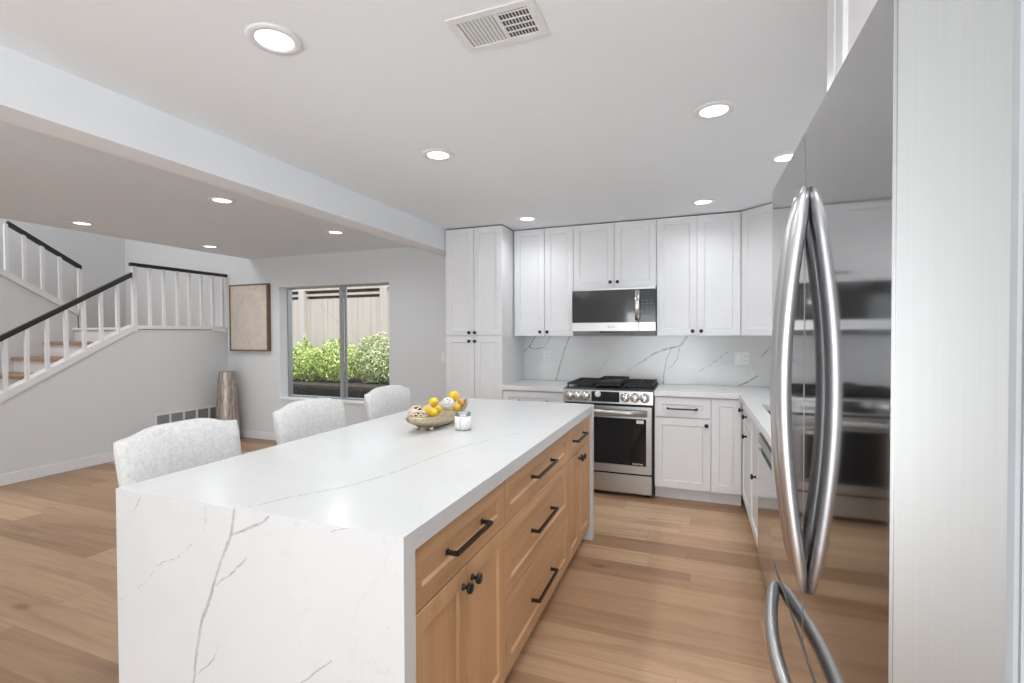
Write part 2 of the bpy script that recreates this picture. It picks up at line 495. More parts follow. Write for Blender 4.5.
def tube(bm, pts, r, seg=12, r2=None, up=None, caps=True):
    """sweep an ellipse along pts; r / r2 may be lists"""
    pts = [Vector(p) for p in pts]
    n = len(pts)
    rings = []
    for i, p in enumerate(pts):
        d = (pts[min(i + 1, n - 1)] - pts[max(i - 1, 0)]).normalized()
        if up is not None:
            u = Vector(up); u = (u - d * u.dot(d)).normalized(); v = d.cross(u)
        else:
            u, v = frame_axes(d)
        ra = r[i] if isinstance(r, (list, tuple)) else r
        rb = ra if r2 is None else (r2[i] if isinstance(r2, (list, tuple)) else r2)
        rings.append([bm.verts.new(p + u * (ra * math.cos(2 * math.pi * k / seg)) + v * (rb * math.sin(2 * math.pi * k / seg))) for k in range(seg)])
    for a, b in zip(rings[:-1], rings[1:]):
        for k in range(seg):
            f = bm.faces.new((a[k], a[(k + 1) % seg], b[(k + 1) % seg], b[k])); f.smooth = True
    if caps:
        bm.faces.new(rings[0][::-1]); bm.faces.new(rings[-1])

def lathe(bm, prof, center, axis=(0, 0, 1), seg=24, smooth=True):
    """prof: list of (radius, height) along axis"""
    c = Vector(center); ax = Vector(axis).normalized()
    u, v = frame_axes(ax)
    rings = []
    for r, h in prof:
        if r < 1e-6:
            rings.append([bm.verts.new(c + ax * h)])
        else:
            rings.append([bm.verts.new(c + ax * h + (u * math.cos(2 * math.pi * k / seg) + v * math.sin(2 * math.pi * k / seg)) * r) for k in range(seg)])
    for a, b in zip(rings[:-1], rings[1:]):
        if len(a) == 1 and len(b) == 1:
            continue
        for k in range(seg):
            if len(a) == 1:
                f = bm.faces.new((a[0], b[(k + 1) % seg], b[k]))
            elif len(b) == 1:
                f = bm.faces.new((a[k], a[(k + 1) % seg], b[0]))
            else:
                f = bm.faces.new((a[k], a[(k + 1) % seg], b[(k + 1) % seg], b[k]))
            f.smooth = smooth

def prism(bm, poly, axis, a0, a1):
    """extrude a 2-D polygon along x ('x': poly is (y,z)), y ((x,z)) or z ((x,y))"""
    def P(p, a):
        return {'x': (a, p[0], p[1]), 'y': (p[0], a, p[1]), 'z': (p[0], p[1], a)}[axis]
    A = [bm.verts.new(P(p, a0)) for p in poly]
    B = [bm.verts.new(P(p, a1)) for p in poly]
    n = len(poly)
    bm.faces.new(A); bm.faces.new(B[::-1])
    for i in range(n):
        bm.faces.new((A[i], B[i], B[(i + 1) % n], A[(i + 1) % n]))

def shaker(bm, O, U, V, N, W, H, frame=0.058, thick=0.02, recess=0.009, cham=0.006):
    """shaker panel; O lower corner of the front face, N outward normal"""
    O, U, V, N = Vector(O), Vector(U), Vector(V), Vector(N)
    def ring(inset, depth):
        return [bm.verts.new(O + U * a + V * b - N * depth) for a, b in ((inset, inset), (W - inset, inset), (W - inset, H - inset), (inset, H - inset))]
    e = 0.0018
    rb = ring(0, thick); r0 = ring(0, e); r1 = ring(e, 0); r2 = ring(frame, 0); r3 = ring(frame + cham, recess)
    for a, b in ((rb, r0), (r0, r1), (r1, r2), (r2, r3)):
        for i in range(4):
            bm.faces.new((a[i], a[(i + 1) % 4], b[(i + 1) % 4], b[i]))
    bm.faces.new(r3); bm.faces.new(rb[::-1])

def knob_shape(bm, P, N, r=0.016, proj=0.03):
    lathe(bm, [(0.0, 0.0), (r * 0.62, 0.0), (r * 0.62, 0.003), (r * 0.36, 0.006), (r * 0.36, proj * 0.5), (r * 0.95, proj * 0.62), (r, proj * 0.75), (r * 0.92, proj * 0.95), (r * 0.6, proj), (0, proj)], P, N, 20)

def pull_shape(bm, P0, P1, N, proj=0.034, t=0.0055):
    """square bar pull with two posts"""
    P0, P1, N = Vector(P0), Vector(P1), Vector(N)
    d = (P1 - P0).normalized(); w = N.cross(d)
    def bar(a, b, u, v):
        vs = []
        for p in (a, b):
            for s1, s2 in ((-1, -1), (1, -1), (1, 1), (-1, 1)):
                vs.append(bm.verts.new(p + u * (s1 * t) + v * (s2 * t)))
        bm.faces.new(vs[:4][::-1]); bm.faces.new(vs[4:])
        for i in range(4):
            bm.faces.new((vs[i], vs[(i + 1) % 4], vs[4 + (i + 1) % 4], vs[4 + i]))
    bar(P0 + N * proj - d * 0.004, P1 + N * proj + d * 0.004, N, w)
    for p in (P0, P1):
        bar(p, p + N * proj, d, w)
        q = p + N * 0.002
        bar(p, q, d * 1.6, w * 1.6)

def finish(name, bm, mat, parent=None, origin=None, smooth_angle=None):
    bmesh.ops.recalc_face_normals(bm, faces=bm.faces[:])
    if parent is not None:
        bmesh.ops.translate(bm, verts=bm.verts[:], vec=-world_loc(parent))
    elif origin is not None:
        bmesh.ops.translate(bm, verts=bm.verts[:], vec=-Vector(origin))
    me = bpy.data.meshes.new(name)
    bm.to_mesh(me); bm.free()
    o = bpy.data.objects.new(name, me)
    me.materials.append(M[mat] if isinstance(mat, str) else mat)
    COL.objects.link(o)
    if parent is not None:
        o.parent = parent
    elif origin is not None:
        o.location = origin
    return o

def world_loc(o):
    v = Vector(o.location)
    while o.parent is not None:
        o = o.parent
        v += Vector(o.location)
    return v

def part(parent, name, mat, build, label=None):
    bm = bmesh.new(); build(bm)
    o = finish(name, bm, mat, parent)
    if label:
        o['label'] = label
    return o

def thing(name, label, cat, loc, group=None):
    o = bpy.data.objects.new(name, None)
    o.empty_display_size = 0.1
    COL.objects.link(o); o.location = loc
    o['label'] = label; o['category'] = cat
    if group: o['group'] = group
    return o

def solo(name, mat, build, label, cat, origin, group=None):
    bm = bmesh.new(); build(bm)
    o = finish(name, bm, mat, None, origin)
    o['label'] = label; o['category'] = cat
    if group: o['group'] = group
    return o

def struct(name, mat, build, label=None, parent=None, cat=None):
    bm = bmesh.new(); build(bm)
    o = finish(name, bm, mat, parent)
    if parent is None:
        o['kind'] = 'structure'
        o['label'] = label; o['category'] = cat or name.split('_')[0]
    elif label:
        o['label'] = label
    return o

def copy_tree(o, parent=None):
    c = o.copy(); COL.objects.link(c); c.parent = parent
    for ch in list(o.children):
        copy_tree(ch, c)
    return c

def text_part(parent, name, body, size, loc, rot, mat, label=None):
    cu = bpy.data.curves.new(name, 'FONT')
    cu.body = body; cu.size = size; cu.extrude = 0.0004
    cu.align_x = 'CENTER'; cu.align_y = 'CENTER'
    tmp = bpy.data.objects.new(name + '_curve', cu)
    COL.objects.link(tmp)
    dg = bpy.context.evaluated_depsgraph_get()
    me = bpy.data.meshes.new_from_object(tmp.evaluated_get(dg))
    bpy.data.objects.remove(tmp)
    o = bpy.data.objects.new(name, me)
    me.materials.clear(); me.materials.append(M[mat])
    COL.objects.link(o)
    o.parent = parent
    o.location = Vector(loc) - world_loc(parent)
    o.rotation_euler = rot
    if label: o['label'] = label
    return o

def bx(*a, **k):
    return lambda bm: box(bm, *a, **k)

# ------------------------------------------------------------------ room shell
ZK, ZL = 2.426, 2.414          # kitchen and living ceilings
YW = 4.83                      # window wall / kitchen back wall
XR = 0.97                      # kitchen side wall
XS = -6.04                     # wall under the stairs
XF = -8.19                     # far stairwell wall
YB = -2.6                      # wall behind the camera
ZT = 4.6
WX0, WX1, WZ0, WZ1 = -5.10, -3.385, 0.565, 2.025

struct('floor', 'plank_floor', bx(XF - .2, XR + .2, YB - .2, YW + .2, -0.1, 0.0), 'oak plank floor running across the whole room')
def ceil_k(bm):
    box(bm, -2.3, XR + .2, YB - .2, YW + .2, ZK, 2.66)
struct('ceiling_kitchen', 'ceiling_paint', ceil_k, 'flat white ceiling over the kitchen', cat='ceiling')
struct('ceiling_living', 'ceiling_bounce_offset', bx(-5.613, -2.467, YB - .2, YW + .2, ZL, 2.66), 'flat grey-white ceiling over the living area', cat='ceiling')
struct('trim_1', 'ceiling_paint', bx(-2.467, -2.3, YB - .2, YW, 2.215, 2.66), 'boxed white ceiling beam dividing kitchen from living area', cat='beam')
def wall_back(bm):
    box(bm, XF - .2, -5.5, YW, YW + .2, 0, ZT)
    box(bm, -5.5, WX0, YW, YW + .2, 0, 2.66)
    box(bm, WX1, XR + .2, YW, YW + .2, 0, 2.66)
    box(bm, WX0, WX1, YW, YW + .2, 0, WZ0)
    box(bm, WX0, WX1, YW, YW + .2, WZ1, 2.66)
struct('wall_back', 'wall_paint', wall_back, 'pale grey wall with the garden window')
struct('wall_right', 'wall_paint', bx(XR, XR + .2, YB - .2, YW, 0, ZK), 'white side wall behind the refrigerator')
def wall_front(bm):
    for a, b in ((XF - .2, -5.15), (-2.85, -1.5), (0.8, XR + .2)):
        box(bm, a, b, YB - .2, YB, 0, ZT)
    for a, b in ((-5.15, -2.85), (-1.5, 0.8)):
        box(bm, a, b, YB - .2, YB, 2.15, ZT)
struct('wall_front', 'wall_paint', wall_front, 'wall opposite the kitchen with two wide openings added for light')  # unseen openings, put in to let light reach the room
struct('wall_stairwell', 'wall_paint', bx(XF - .2, XF, YB - .2, YW, 0, ZT), 'far grey wall of the stairwell')
struct('wall_upper', 'wall_paint', bx(-5.613, -5.50, YB - .2, YW, 2.66, ZT), 'upstairs wall above the living ceiling edge')
struct('ceiling_stairwell', 'ceiling_paint', bx(XF - .2, -5.5, YB - .2, YW + .2, ZT, ZT + .15), 'high ceiling over the stairwell', cat='ceiling')

# stair numbers
RISE, RUN, YL, ZLAND = 0.1655, 0.285, 3.62, 1.49
SL = 0.582
def zs(y):                     # underside line of the sloping stringer at the wall
    return 1.445 + SL * (y - 3.63)
def wall_left(bm):
    y0 = 3.63 - 1.445 / SL + 0.02
    prism(bm, [(y0, 0), (YW, 0), (YW, 1.44), (3.63, 1.44), (y0, 0.012)], 'x', XS - .10, XS)
struct('wall_left', 'wall_paint', wall_left, 'white wall closing the space under the stairs')
def wall_mid(bm):
    y1 = 3.655
    za = lambda y: 1.66 + 0.60 * (3.655 - y)
    prism(bm, [(y1, 0), (-1.2, 0), (-1.2, za(-1.2) if za(-1.2) < ZT else ZT), (y1, 1.64)], 'x', -7.20, -7.12)
struct('wall_middle', 'wall_paint', wall_mid, 'grey wall panel under the upper run of stairs')

struct('baseboard_back', 'trim_white', lambda bm: (box(bm, XS, -2.31, YW - .014, YW, 0, 0.10, 0.003)), 'white baseboard below the garden window')
struct('baseboard_left', 'trim_white', lambda bm: (box(bm, XS, XS + .014, 1.25, YW - .014, 0, 0.105, 0.003)), 'white baseboard along the wall under the stairs')

# window
win = thing('window_1', 'two-pane sliding window with grey frame facing the garden', 'window', (-4.24, YW, WZ0))
win['kind'] = 'structure'
GY = YW + 0.15
def wframe(bm):
    t = 0.024
    box(bm, WX0, WX0 + t, GY - .025, GY + .045, WZ0, WZ1)
    box(bm, WX1 - t, WX1, GY - .025, GY + .045, WZ0, WZ1)
    box(bm, WX0 + t, WX1 - t, GY - .025, GY + .045, WZ0, WZ0 + t)
    box(bm, WX0 + t, WX1 - t, GY - .025, GY + .045, WZ1 - t, WZ1)
part(win, 'window_frame', 'aluminium_grey', wframe)
part(win, 'meeting_stile', 'aluminium_grey', lambda bm: (box(bm, -4.235, -4.185, GY - .02, GY + .008, WZ0 + .024, WZ1 - .024, 0.003), box(bm, -4.185, -4.155, GY + .01, GY + .035, WZ0 + .024, WZ1 - .024, 0.003)))
part(win, 'glass_pane', 'window_glass', bx(WX0 + .02, -4.21, GY - .008, GY - .004, WZ0 + .02, WZ1 - .02))
part(win, 'glass_pane', 'window_glass', bx(-4.17, WX1 - .02, GY + .02, GY + .024, WZ0 + .02, WZ1 - .02))
part(win, 'window_sill', 'trim_white', bx(WX0 - .002, WX1 + .002, YW - .018, GY - .025, WZ0 - .02, WZ0 + .004, bev=0.003))
def reveal(bm):
    box(bm, WX0, WX0 + .008, YW - .004, GY - .025, WZ0, WZ1)
    box(bm, WX1 - .008, WX1, YW - .004, GY - .025, WZ0, WZ1)
    box(bm, WX0, WX1, YW - .004, GY - .025, WZ1 - .008, WZ1)
part(win, 'reveal_lining', 'trim_white', reveal)

# backsplash slabs are part of the room
struct('wall_backsplash', 'quartz_splash', lambda bm: (box(bm, -1.690, XR, YW - .02, YW - .001, 0.915, 1.372)), 'white quartz backsplash with grey veins behind the range')
struct('wall_side_backsplash', 'quartz_splash', bx(XR - .02, XR - .001, 1.47, YW - .02, 0.915, 1.372), 'quartz backsplash returning along the side wall')

# ------------------------------------------------------------------ cabinets
X, Y, Z = Vector((1, 0, 0)), Vector((0, 1, 0)), Vector((0, 0, 1))
G = 0.0022                     # half gap between fronts

def front_y(cab, name, x0, x1, z0, z1, y, mat='cabinet_white', knob=None, pull=None, frame=0.058):
    """door or drawer front facing -Y"""
    d = part(cab, name, mat, lambda bm: shaker(bm, (x0 + G, y, z0 + G), X, Z, -Y, x1 - x0 - 2 * G, z1 - z0 - 2 * G, frame))
    if knob:
        part(d, 'knob', 'black_metal', lambda bm: knob_shape(bm, (knob[0], y, knob[1]), -Y))
    if pull:
        part(d, 'pull', 'black_metal', lambda bm: pull_shape(bm, (pull[0], y, pull[2]), (pull[1], y, pull[2]), -Y))
    return d

def front_x(cab, name, y0, y1, z0, z1, x, sgn, mat, knob=None, pull=None, frame=0.058):
    """door or drawer front facing +X (sgn=1) or -X (sgn=-1)"""
    if sgn > 0:
        d = part(cab, name, mat, lambda bm: shaker(bm, (x, y0 + G, z0 + G), Y, Z, X, y1 - y0 - 2 * G, z1 - z0 - 2 * G, frame))
    else:
        d = part(cab, name, mat, lambda bm: shaker(bm, (x, y1 - G, z0 + G), -Y, Z, -X, y1 - y0 - 2 * G, z1 - z0 - 2 * G, frame))
    n = X * sgn
    if knob:
        part(d, 'knob', 'black_metal', lambda bm: knob_shape(bm, (x, knob[0], knob[1]), n, 0.017, 0.032))
    if pull:
        part(d, 'pull', 'black_metal', lambda bm: pull_shape(bm, (x, pull[0], pull[2]), (x, pull[1], pull[2]), n))
    return d

# --- kitchen island: three wooden cabinets under one quartz top
IX0, IX1, IY0, IY1, IZ = -1.704, -0.644, 0.967, 3.259, 0.914
IFX = -0.662                   # plane of the wooden fronts
def island_cab(label, y0, y1, fronts):
    c = thing('island_cabinet', label, 'cabinet', ((IFX - .3), (y0 + y1) / 2, 0), 'wooden island cabinets')
    def body(bm):
        box(bm, -1.30, IFX - .024, y0, y1, 0.09, 0.863)
    part(c, 'body', 'alder_vertical', body)
    part(c, 'toe_kick', 'alder_horizontal', bx(-1.30, IFX - .085, y0 + .001, y1 - .001, 0.0, 0.09))
    for f in fronts:
        k = f.get('k'); p = f.get('p')
        front_x(c, f['n'], f['y'][0], f['y'][1], f['z'][0], f['z'][1], IFX, 1, 'alder_vertical' if f['n'] == 'door' else 'alder_horizontal', k, p, 0.056)
    return c
z0, z1, z2 = 0.095, 0.680, 0.861
a0, a1, a2, a3 = 1.018, 1.660, 2.620, 3.208
am, cm = 1.345, 2.915
island_cab('wooden island cabinet with drawer over two doors at the near waterfall end', a0, a1, [
    dict(n='drawer', y=(a0, a1), z=(z1, z2), p=(1.212, 1.452, 0.772)),
    dict(n='door', y=(a0, am), z=(z0, z1), k=(1.312, 0.622)),
    dict(n='door', y=(am, a1), z=(z0, z1), k=(1.376, 0.622))])
island_cab('wooden island cabinet with a stack of three wide drawers', a1, a2, [
    dict(n='drawer', y=(a1, a2), z=(z1, z2), p=(1.975, 2.27, 0.776)),
    dict(n='drawer', y=(a1, a2), z=(0.395, z1), p=(1.975, 2.27, 0.540)),
    dict(n='drawer', y=(a1, a2), z=(z0, 0.395), p=(1.975, 2.27, 0.236))])
island_cab('narrow wooden island cabinet at the end facing the range', a2, a3, [
    dict(n='drawer', y=(a2, a3), z=(z1, z2), p=(2.73, 2.99, 0.772)),
    dict(n='door', y=(a2, cm), z=(z0, z1), k=(2.885, 0.634)),
    dict(n='door', y=(cm, a3), z=(z0, z1), k=(2.947, 0.634))])
top = thing('island_worktop', 'white veined quartz island top with waterfall ends', 'worktop', ((IX0 + IX1) / 2, (IY0 + IY1) / 2, 0))
IM = IZ - .05                  # mitred corners
part(top, 'slab', 'quartz_island', lambda bm: prism(bm, [(IY0, IZ), (IY1, IZ), (IY1 - .05, IM), (IY0 + .05, IM)], 'x', IX0, IX1))
part(top, 'waterfall_panel', 'quartz_island', lambda bm: prism(bm, [(IY0, 0), (IY0 + .05, 0), (IY0 + .05, IM), (IY0, IZ)], 'x', IX0, IX1))
part(top, 'waterfall_panel', 'quartz_island', lambda bm: prism(bm, [(IY1, 0), (IY1 - .05, 0), (IY1 - .05, IM), (IY1, IZ)], 'x', IX0, IX1))

# --- pantry, wall cabinets
FP, FU = 4.20, 4.486           # front planes: tall/base and wall cabinets
CT = 2.416
p = thing('pantry_cabinet', 'tall white pantry cabinet with four shaker doors beside the beam', 'cabinet', (-1.99, 4.5, 0))
part(p, 'body', 'cabinet_white', bx(-2.294, -1.692, FP + .02, YW - .001, 0.10, CT))
part(p, 'toe_kick', 'cabinet_white', bx(-2.294, -1.692, FP + .075, YW - .001, 0, 0.10))
part(p, 'shadow_gap', 'shadow_gap', bx(-2.290, -1.70, FP + .03, YW - .01, CT, ZK), 'dark gap under the ceiling')
px = -1.985
for (x0, x1, zz0, zz1, kx, kz) in ((-2.294, px, 1.381, CT, -2.032, 1.409), (px, -1.692, 1.381, CT, -1.972, 1.409), (-2.294, px, .10, 1.377, -2.032, 1.326), (px, -1.692, .10, 1.377, -1.972, 1.326)):
    front_y(p, 'door', x0, x1, zz0, zz1, FP, knob=(kx, kz))

def wall_cab(label, x0, x1, zb, doors):
    c = thing('wall_cabinet', label, 'cabinet', ((x0 + x1) / 2, 4.66, zb), 'white wall cabinets')
    part(c, 'body', 'cabinet_white', bx(x0 + .0005, x1 - .0005, FU + .02, YW - .001, zb, CT))
    part(c, 'shadow_gap', 'shadow_gap', bx(x0 + .003, x1 - .003, FU + .03, YW - .01, CT, ZK), 'dark gap under the ceiling')
    for (u0, u1, kx, kz) in doors:
        front_y(c, 'door', u0, u1, zb, CT, FU, knob=(kx, kz))
wall_cab('white two-door wall cabinet between pantry and microwave', -1.680, -1.080, 1.372, [(-1.680, -1.365, -1.408, 1.413), (-1.365, -1.080, -1.335, 1.413)])
wall_cab('short white two-door cabinet above the microwave', -1.080, -0.322, 1.812, [(-1.080, -0.696, -0.730, 1.868), (-0.696, -0.322, -0.664, 1.868)])
wall_cab('white two-door wall cabinet between microwave and corner cabinet', -0.322, 0.361, 1.372, [(-0.322, 0.015, -0.020, 1.413), (0.015, 0.361, 0.050, 1.413)])
cc = thing('corner_cabinet', 'white angled wall cabinet with one door in the corner', 'cabinet', (0.7, 4.6, 1.372))
dgx = 0.263
def cbody(bm):
    o = 0.0145
    prism(bm, [(0.3615, YW - .001), (0.3615, FU + .021), (0.361 + o, FU + .004 + o), (0.361 + dgx + o * .2, FU - dgx + o * 1.8), (XR - .001, FU - dgx + .02), (XR - .001, YW - .001)], 'z', 1.372, CT)
part(cc, 'body', 'cabinet_white', cbody)
part(cc, 'shadow_gap', 'shadow_gap', lambda bm: prism(bm, [(0.38, YW - .01), (0.38, FU + .035), (0.361 + dgx + .02, FU - dgx + .05), (XR - .01, FU - dgx + .05), (XR - .01, YW - .01)], 'z', CT, ZK), 'dark gap under the ceiling')
dd = (X - Y).normalized()
nn = (-X - Y).normalized()
part(cc, 'door', 'cabinet_white', lambda bm: shaker(bm, Vector((0.361, FU, 1.374)) + dd * 0.004, dd, Z, nn, dgx * math.sqrt(2) - .008, CT - 1.376, 0.058))

# --- base cabinets on the back wall
def base_cab(label, x0, x1, fronts, name='base_cabinet'):
    c = thing(name, label, 'cabinet', ((x0 + x1) / 2, 4.5, 0), 'white base cabinets')
    part(c, 'body', 'cabinet_white', bx(x0 + .0005, x1 - .0005, FP + .02, YW - .001, 0.10, 0.873))
    part(c, 'toe_kick', 'cabinet_white', bx(x0 + .0005, x1 - .0005, FP + .075, FP + .09, 0, 0.10))
    for f in fronts:
        front_y(c, f['n'], f['x'][0], f['x'][1], f['z'][0], f['z'][1], FP, knob=f.get('k'), pull=f.get('p'))
base_cab('white base cabinet between the pantry and the range', -1.691, -1.095, [
    dict(n='drawer', x=(-1.691, -1.095), z=(.70, .866), p=(-1.53, -1.26, .775)), dict(n='door', x=(-1.691, -1.393), z=(.105, .695), k=(-1.43, .64)), dict(n='door', x=(-1.393, -1.095), z=(.105, .695), k=(-1.357, .64))])
base_cab('white base cabinet with one drawer over one door beside the range', -0.318, 0.122, [
    dict(n='drawer', x=(-.318, .122), z=(.700, .866), p=(-.212, .014, .772)), dict(n='door', x=(-.318, .122), z=(.105, .695), k=(.088, .645))])
base_cab('narrow white corner base cabinet with a plain shaker door', 0.122, 0.351, [dict(n='door', x=(.122, .349), z=(.105, .866))])

# --- base run on the side wall
RX = 0.351
s = thing('sink_cabinet', 'white sink base cabinet next to the dishwasher', 'cabinet', (0.66, 3.6, 0), 'white base cabinets')
part(s, 'body', 'cabinet_white', lambda bm: (box(bm, RX + .02, XR - .022, 3.075, 4.195, 0.10, 0.66), box(bm, RX + .02, RX + .06, 3.075, 4.195, 0.66, 0.873), box(bm, XR - .08, XR - .022, 3.075, 4.195, 0.66, .873), box(bm, RX + .06, XR - .08, 3.70, 4.195, .66, .873)))
part(s, 'toe_kick', 'cabinet_white', bx(RX + .075, RX + .09, 3.075, 4.27, 0, 0.10))
dr = front_x(s, 'drawer', 3.63, 4.195, .70, .866, RX, -1, 'cabinet_white', knob=(3.852, .786))
part(dr, 'knob', 'black_metal', lambda bm: knob_shape(bm, (RX, 4.15, .790), -X, 0.017, 0.032))
front_x(s, 'door', 3.63, 4.195, .105, .695, RX, -1, 'cabinet_white', knob=(3.86, .642))
front_x(s, 'door', 3.075, 3.63, .105, .866, RX, -1, 'cabinet_white', knob=(3.27, .513))
c = thing('base_cabinet', 'white base cabinet between dishwasher and refrigerator', 'cabinet', (0.66, 1.96, 0), 'white base cabinets')
part(c, 'body', 'cabinet_white', bx(RX + .02, XR - .022, 1.475, 2.455, 0.10, 0.873))
part(c, 'toe_kick', 'cabinet_white', bx(RX + .075, RX + .09, 1.475, 2.455, 0, 0.10))
front_x(c, 'drawer', 1.475, 2.455, .70, .866, RX, -1, 'cabinet_white', pull=(1.82, 2.12, .78))
front_x(c, 'door', 1.475, 1.965, .105, .695, RX, -1, 'cabinet_white', knob=(1.93, .64))
front_x(c, 'door', 1.965, 2.455, .105, .695, RX, -1, 'cabinet_white', knob=(2.0, .64))

dw = thing('dishwasher', 'stainless steel dishwasher between the white side-wall cabinets', 'dishwasher', (0.6, 2.765, 0))
part(dw, 'tub', 'rubber_dark', bx(RX + .03, XR - .03, 2.462, 3.068, 0.012, 0.868))
part(dw, 'door_panel', 'dish_steel', bx(RX - .012, RX + .03, 2.462, 3.066, 0.105, 0.742, bev=0.003))
part(dw, 'control_panel', 'dish_dark', bx(RX - .012, RX + .03, 2.462, 3.066, 0.770, 0.826, bev=0.003))
part(dw, 'top_filler', 'cabinet_white', bx(RX, RX + .03, 2.462, 3.066, 0.829, 0.868), 'white strip above the controls')
part(dw, 'pocket_handle', 'dish_dark', bx(RX + .004, RX + .03, 2.464, 3.064, 0.742, 0.770))
part(dw, 'toe_plate', 'dish_steel', bx(RX + .05, RX + .065, 2.464, 3.064, 0.0, 0.105))

# worktops
solo('worktop', 'quartz_counter', bx(-1.691, -1.094, FP - .025, YW - .021, 0.874, 0.914, bev=0.002), 'short quartz worktop between pantry and range', 'worktop', (-1.39, 4.5, .874))
SX0, SX1, SY0, SY1 = .415, .86, 3.12, 3.60
def ctop(bm):
    box(bm, -0.319, XR - .021, FP - .025, YW - .021, 0.874, 0.914, 0.002)
    e = 0.002
    a, b = RX - .025, XR - .021
    box(bm, a, b, SY1, FP - .025, .874, .914)
    box(bm, a, b, 1.47, SY0, .874, .914)
    box(bm, a, SX0, SY0, SY1, .874, .914)
    box(bm, SX1, b, SY0, SY1, .874, .914)
solo('worktop', 'quartz_counter', ctop, 'L-shaped quartz worktop running round the corner with the sink cut-out', 'worktop', (0.5, 3.5, .874))
def sink(bm):
    x0, x1, y0, y1, zt, zb = SX0 - .006, SX1 + .006, SY0 - .006, SY1 + .006, .8735, .67
    def r(i, z): return [bm.verts.new(q) for q in ((x0 + i, y0 + i, z), (x1 - i, y0 + i, z), (x1 - i, y1 - i, z), (x0 + i, y1 - i, z))]
    rs = [r(0, zt), r(0, zt - .004), r(.003, zb), r(.02, zb)]
    rs2 = [r(.008, zt), r(.016, zb + .01)]
    def br(a, b):
        for i in range(4): bm.faces.new((a[i], a[(i + 1) % 4], b[(i + 1) % 4], b[i]))
    br(rs[0], rs[1]); br(rs[1], rs[2]); bm.faces.new(rs[2]); br(rs[0], rs2[0]); br(rs2[0], rs2[1]); bm.faces.new(rs2[1])
    for v in rs[3]: bm.verts.remove(v)
snk = thing('kitchen_sink', 'steel undermount sink set into the side worktop', 'sink', (.65, 3.36, .67))
part(snk, 'basin', 'sink_steel', sink)
part(snk, 'drain', 'knob_steel', lambda bm: lathe(bm, [(0, .004), (.03, .004), (.043, .002), (.043, 0)], (.65, 3.36, .682), (0, 0, 1), 20))

# ------------------------------------------------------------------ refrigerator
FX, FY0, FY1, FYM, FZT, FZM = 0.19, 0.603, 1.436, 1.030, 1.769, 0.806
fr = thing('refrigerator', 'tall stainless steel french door refrigerator with bowed handles', 'refrigerator', (0.55, 1.02, 0))
part(fr, 'cabinet_shell', 'shell_grey', bx(FX + .102, XR - .02, FY0 + .004, FY1 - .006, 0.045, 1.75, bev=0.004))
def fdoor(bm, y0, y1, za, zb):
    box(bm, FX, FX + .094, y0, y1, za, zb, 0.003, 2)
def fridge_door(y0, y1, za, zb, name):
    d = part(fr, name, 'fridge_steel', lambda bm: fdoor(bm, y0, y1, za, zb))
    me = d.data
    me.materials.append(M['fridge_edge'])
    for pl in me.polygons:             # the brushed edges of the door are a lighter steel
        if abs(pl.normal.x) < 0.72:
            pl.material_index = 1
    return d
d_near = fridge_door(FY0, FYM - .003, FZM + .004, FZT, 'door')
d_far = fridge_door(FYM + .003, FY1, FZM + .004, FZT, 'door')
d_frz = fridge_door(FY0, FY1, 0.07, FZM - .004, 'freezer_drawer')
part(fr, 'door_gasket', 'grille_grey', lambda bm: (box(bm, FX + .094, FX + .102, FY0 + .008, FY1 - .015, .09, 1.74)))
part(fr, 'toe_grille', 'rubber_dark', bx(FX + .11, FX + .13, FY0 + .02, FY1 - .02, .0, .07))
part(fr, 'hinge_cap', 'sticker_white', lambda bm: box(bm, FX + .012, FX + .09, FY1 - .06, FY1 - .012, FZT, FZT + .022, .006), 'pale hinge cap')
part(fr, 'hinge_cap', 'sticker_white', lambda bm: box(bm, FX + .012, FX + .09, FY0 + .012, FY0 + .06, FZT, FZT + .022, .006), 'pale hinge cap')
for sx in (0.34, 0.90):
    for sy in (FY0 + .08, FY1 - .08):
        part(fr, 'foot', 'rubber_dark', lambda bm: lathe(bm, [(0, 0), (.02, 0), (.02, .05), (0, .05)], (sx, sy, 0), (0, 0, 1), 12))
def bow(n=26):
    return [math.sin(math.pi * i / (n - 1)) ** 0.92 for i in range(n)]
def vhandle(bm, y, za, zb, depth):
    b = bow()
    n = len(b)
    pts = [(FX - .004 - depth * b[i], y, za + (zb - za) * i / (n - 1)) for i in range(n)]
    rr = [0.007 + 0.0105 * min(1, 4.0 * b[i]) for i in range(n)]
    r2 = [0.007 + 0.006 * min(1, 4.0 * b[i]) for i in range(n)]
    tube(bm, pts, rr, 16, r2, up=(0, 1, 0))
def hhandle(bm, z, ya, yb, depth):
    b = bow()
    n = len(b)
    pts = [(FX - .004 - depth * b[i], ya + (yb - ya) * i / (n - 1), z) for i in range(n)]
    rr = [0.007 + 0.0105 * min(1, 4.0 * b[i]) for i in range(n)]
    r2 = [0.007 + 0.006 * min(1, 4.0 * b[i]) for i in range(n)]
    tube(bm, pts, rr, 16, r2, up=(0, 0, 1))
part(d_near, 'handle', 'handle_steel', lambda bm: vhandle(bm, 0.997, 0.925, 1.655, 0.035))
part(d_far, 'handle', 'handle_steel', lambda bm: vhandle(bm, 1.064, 0.925, 1.655, 0.035))
part(d_frz, 'handle', 'handle_steel', lambda bm: hhandle(bm, 0.775, 0.70, 1.335, 0.040))

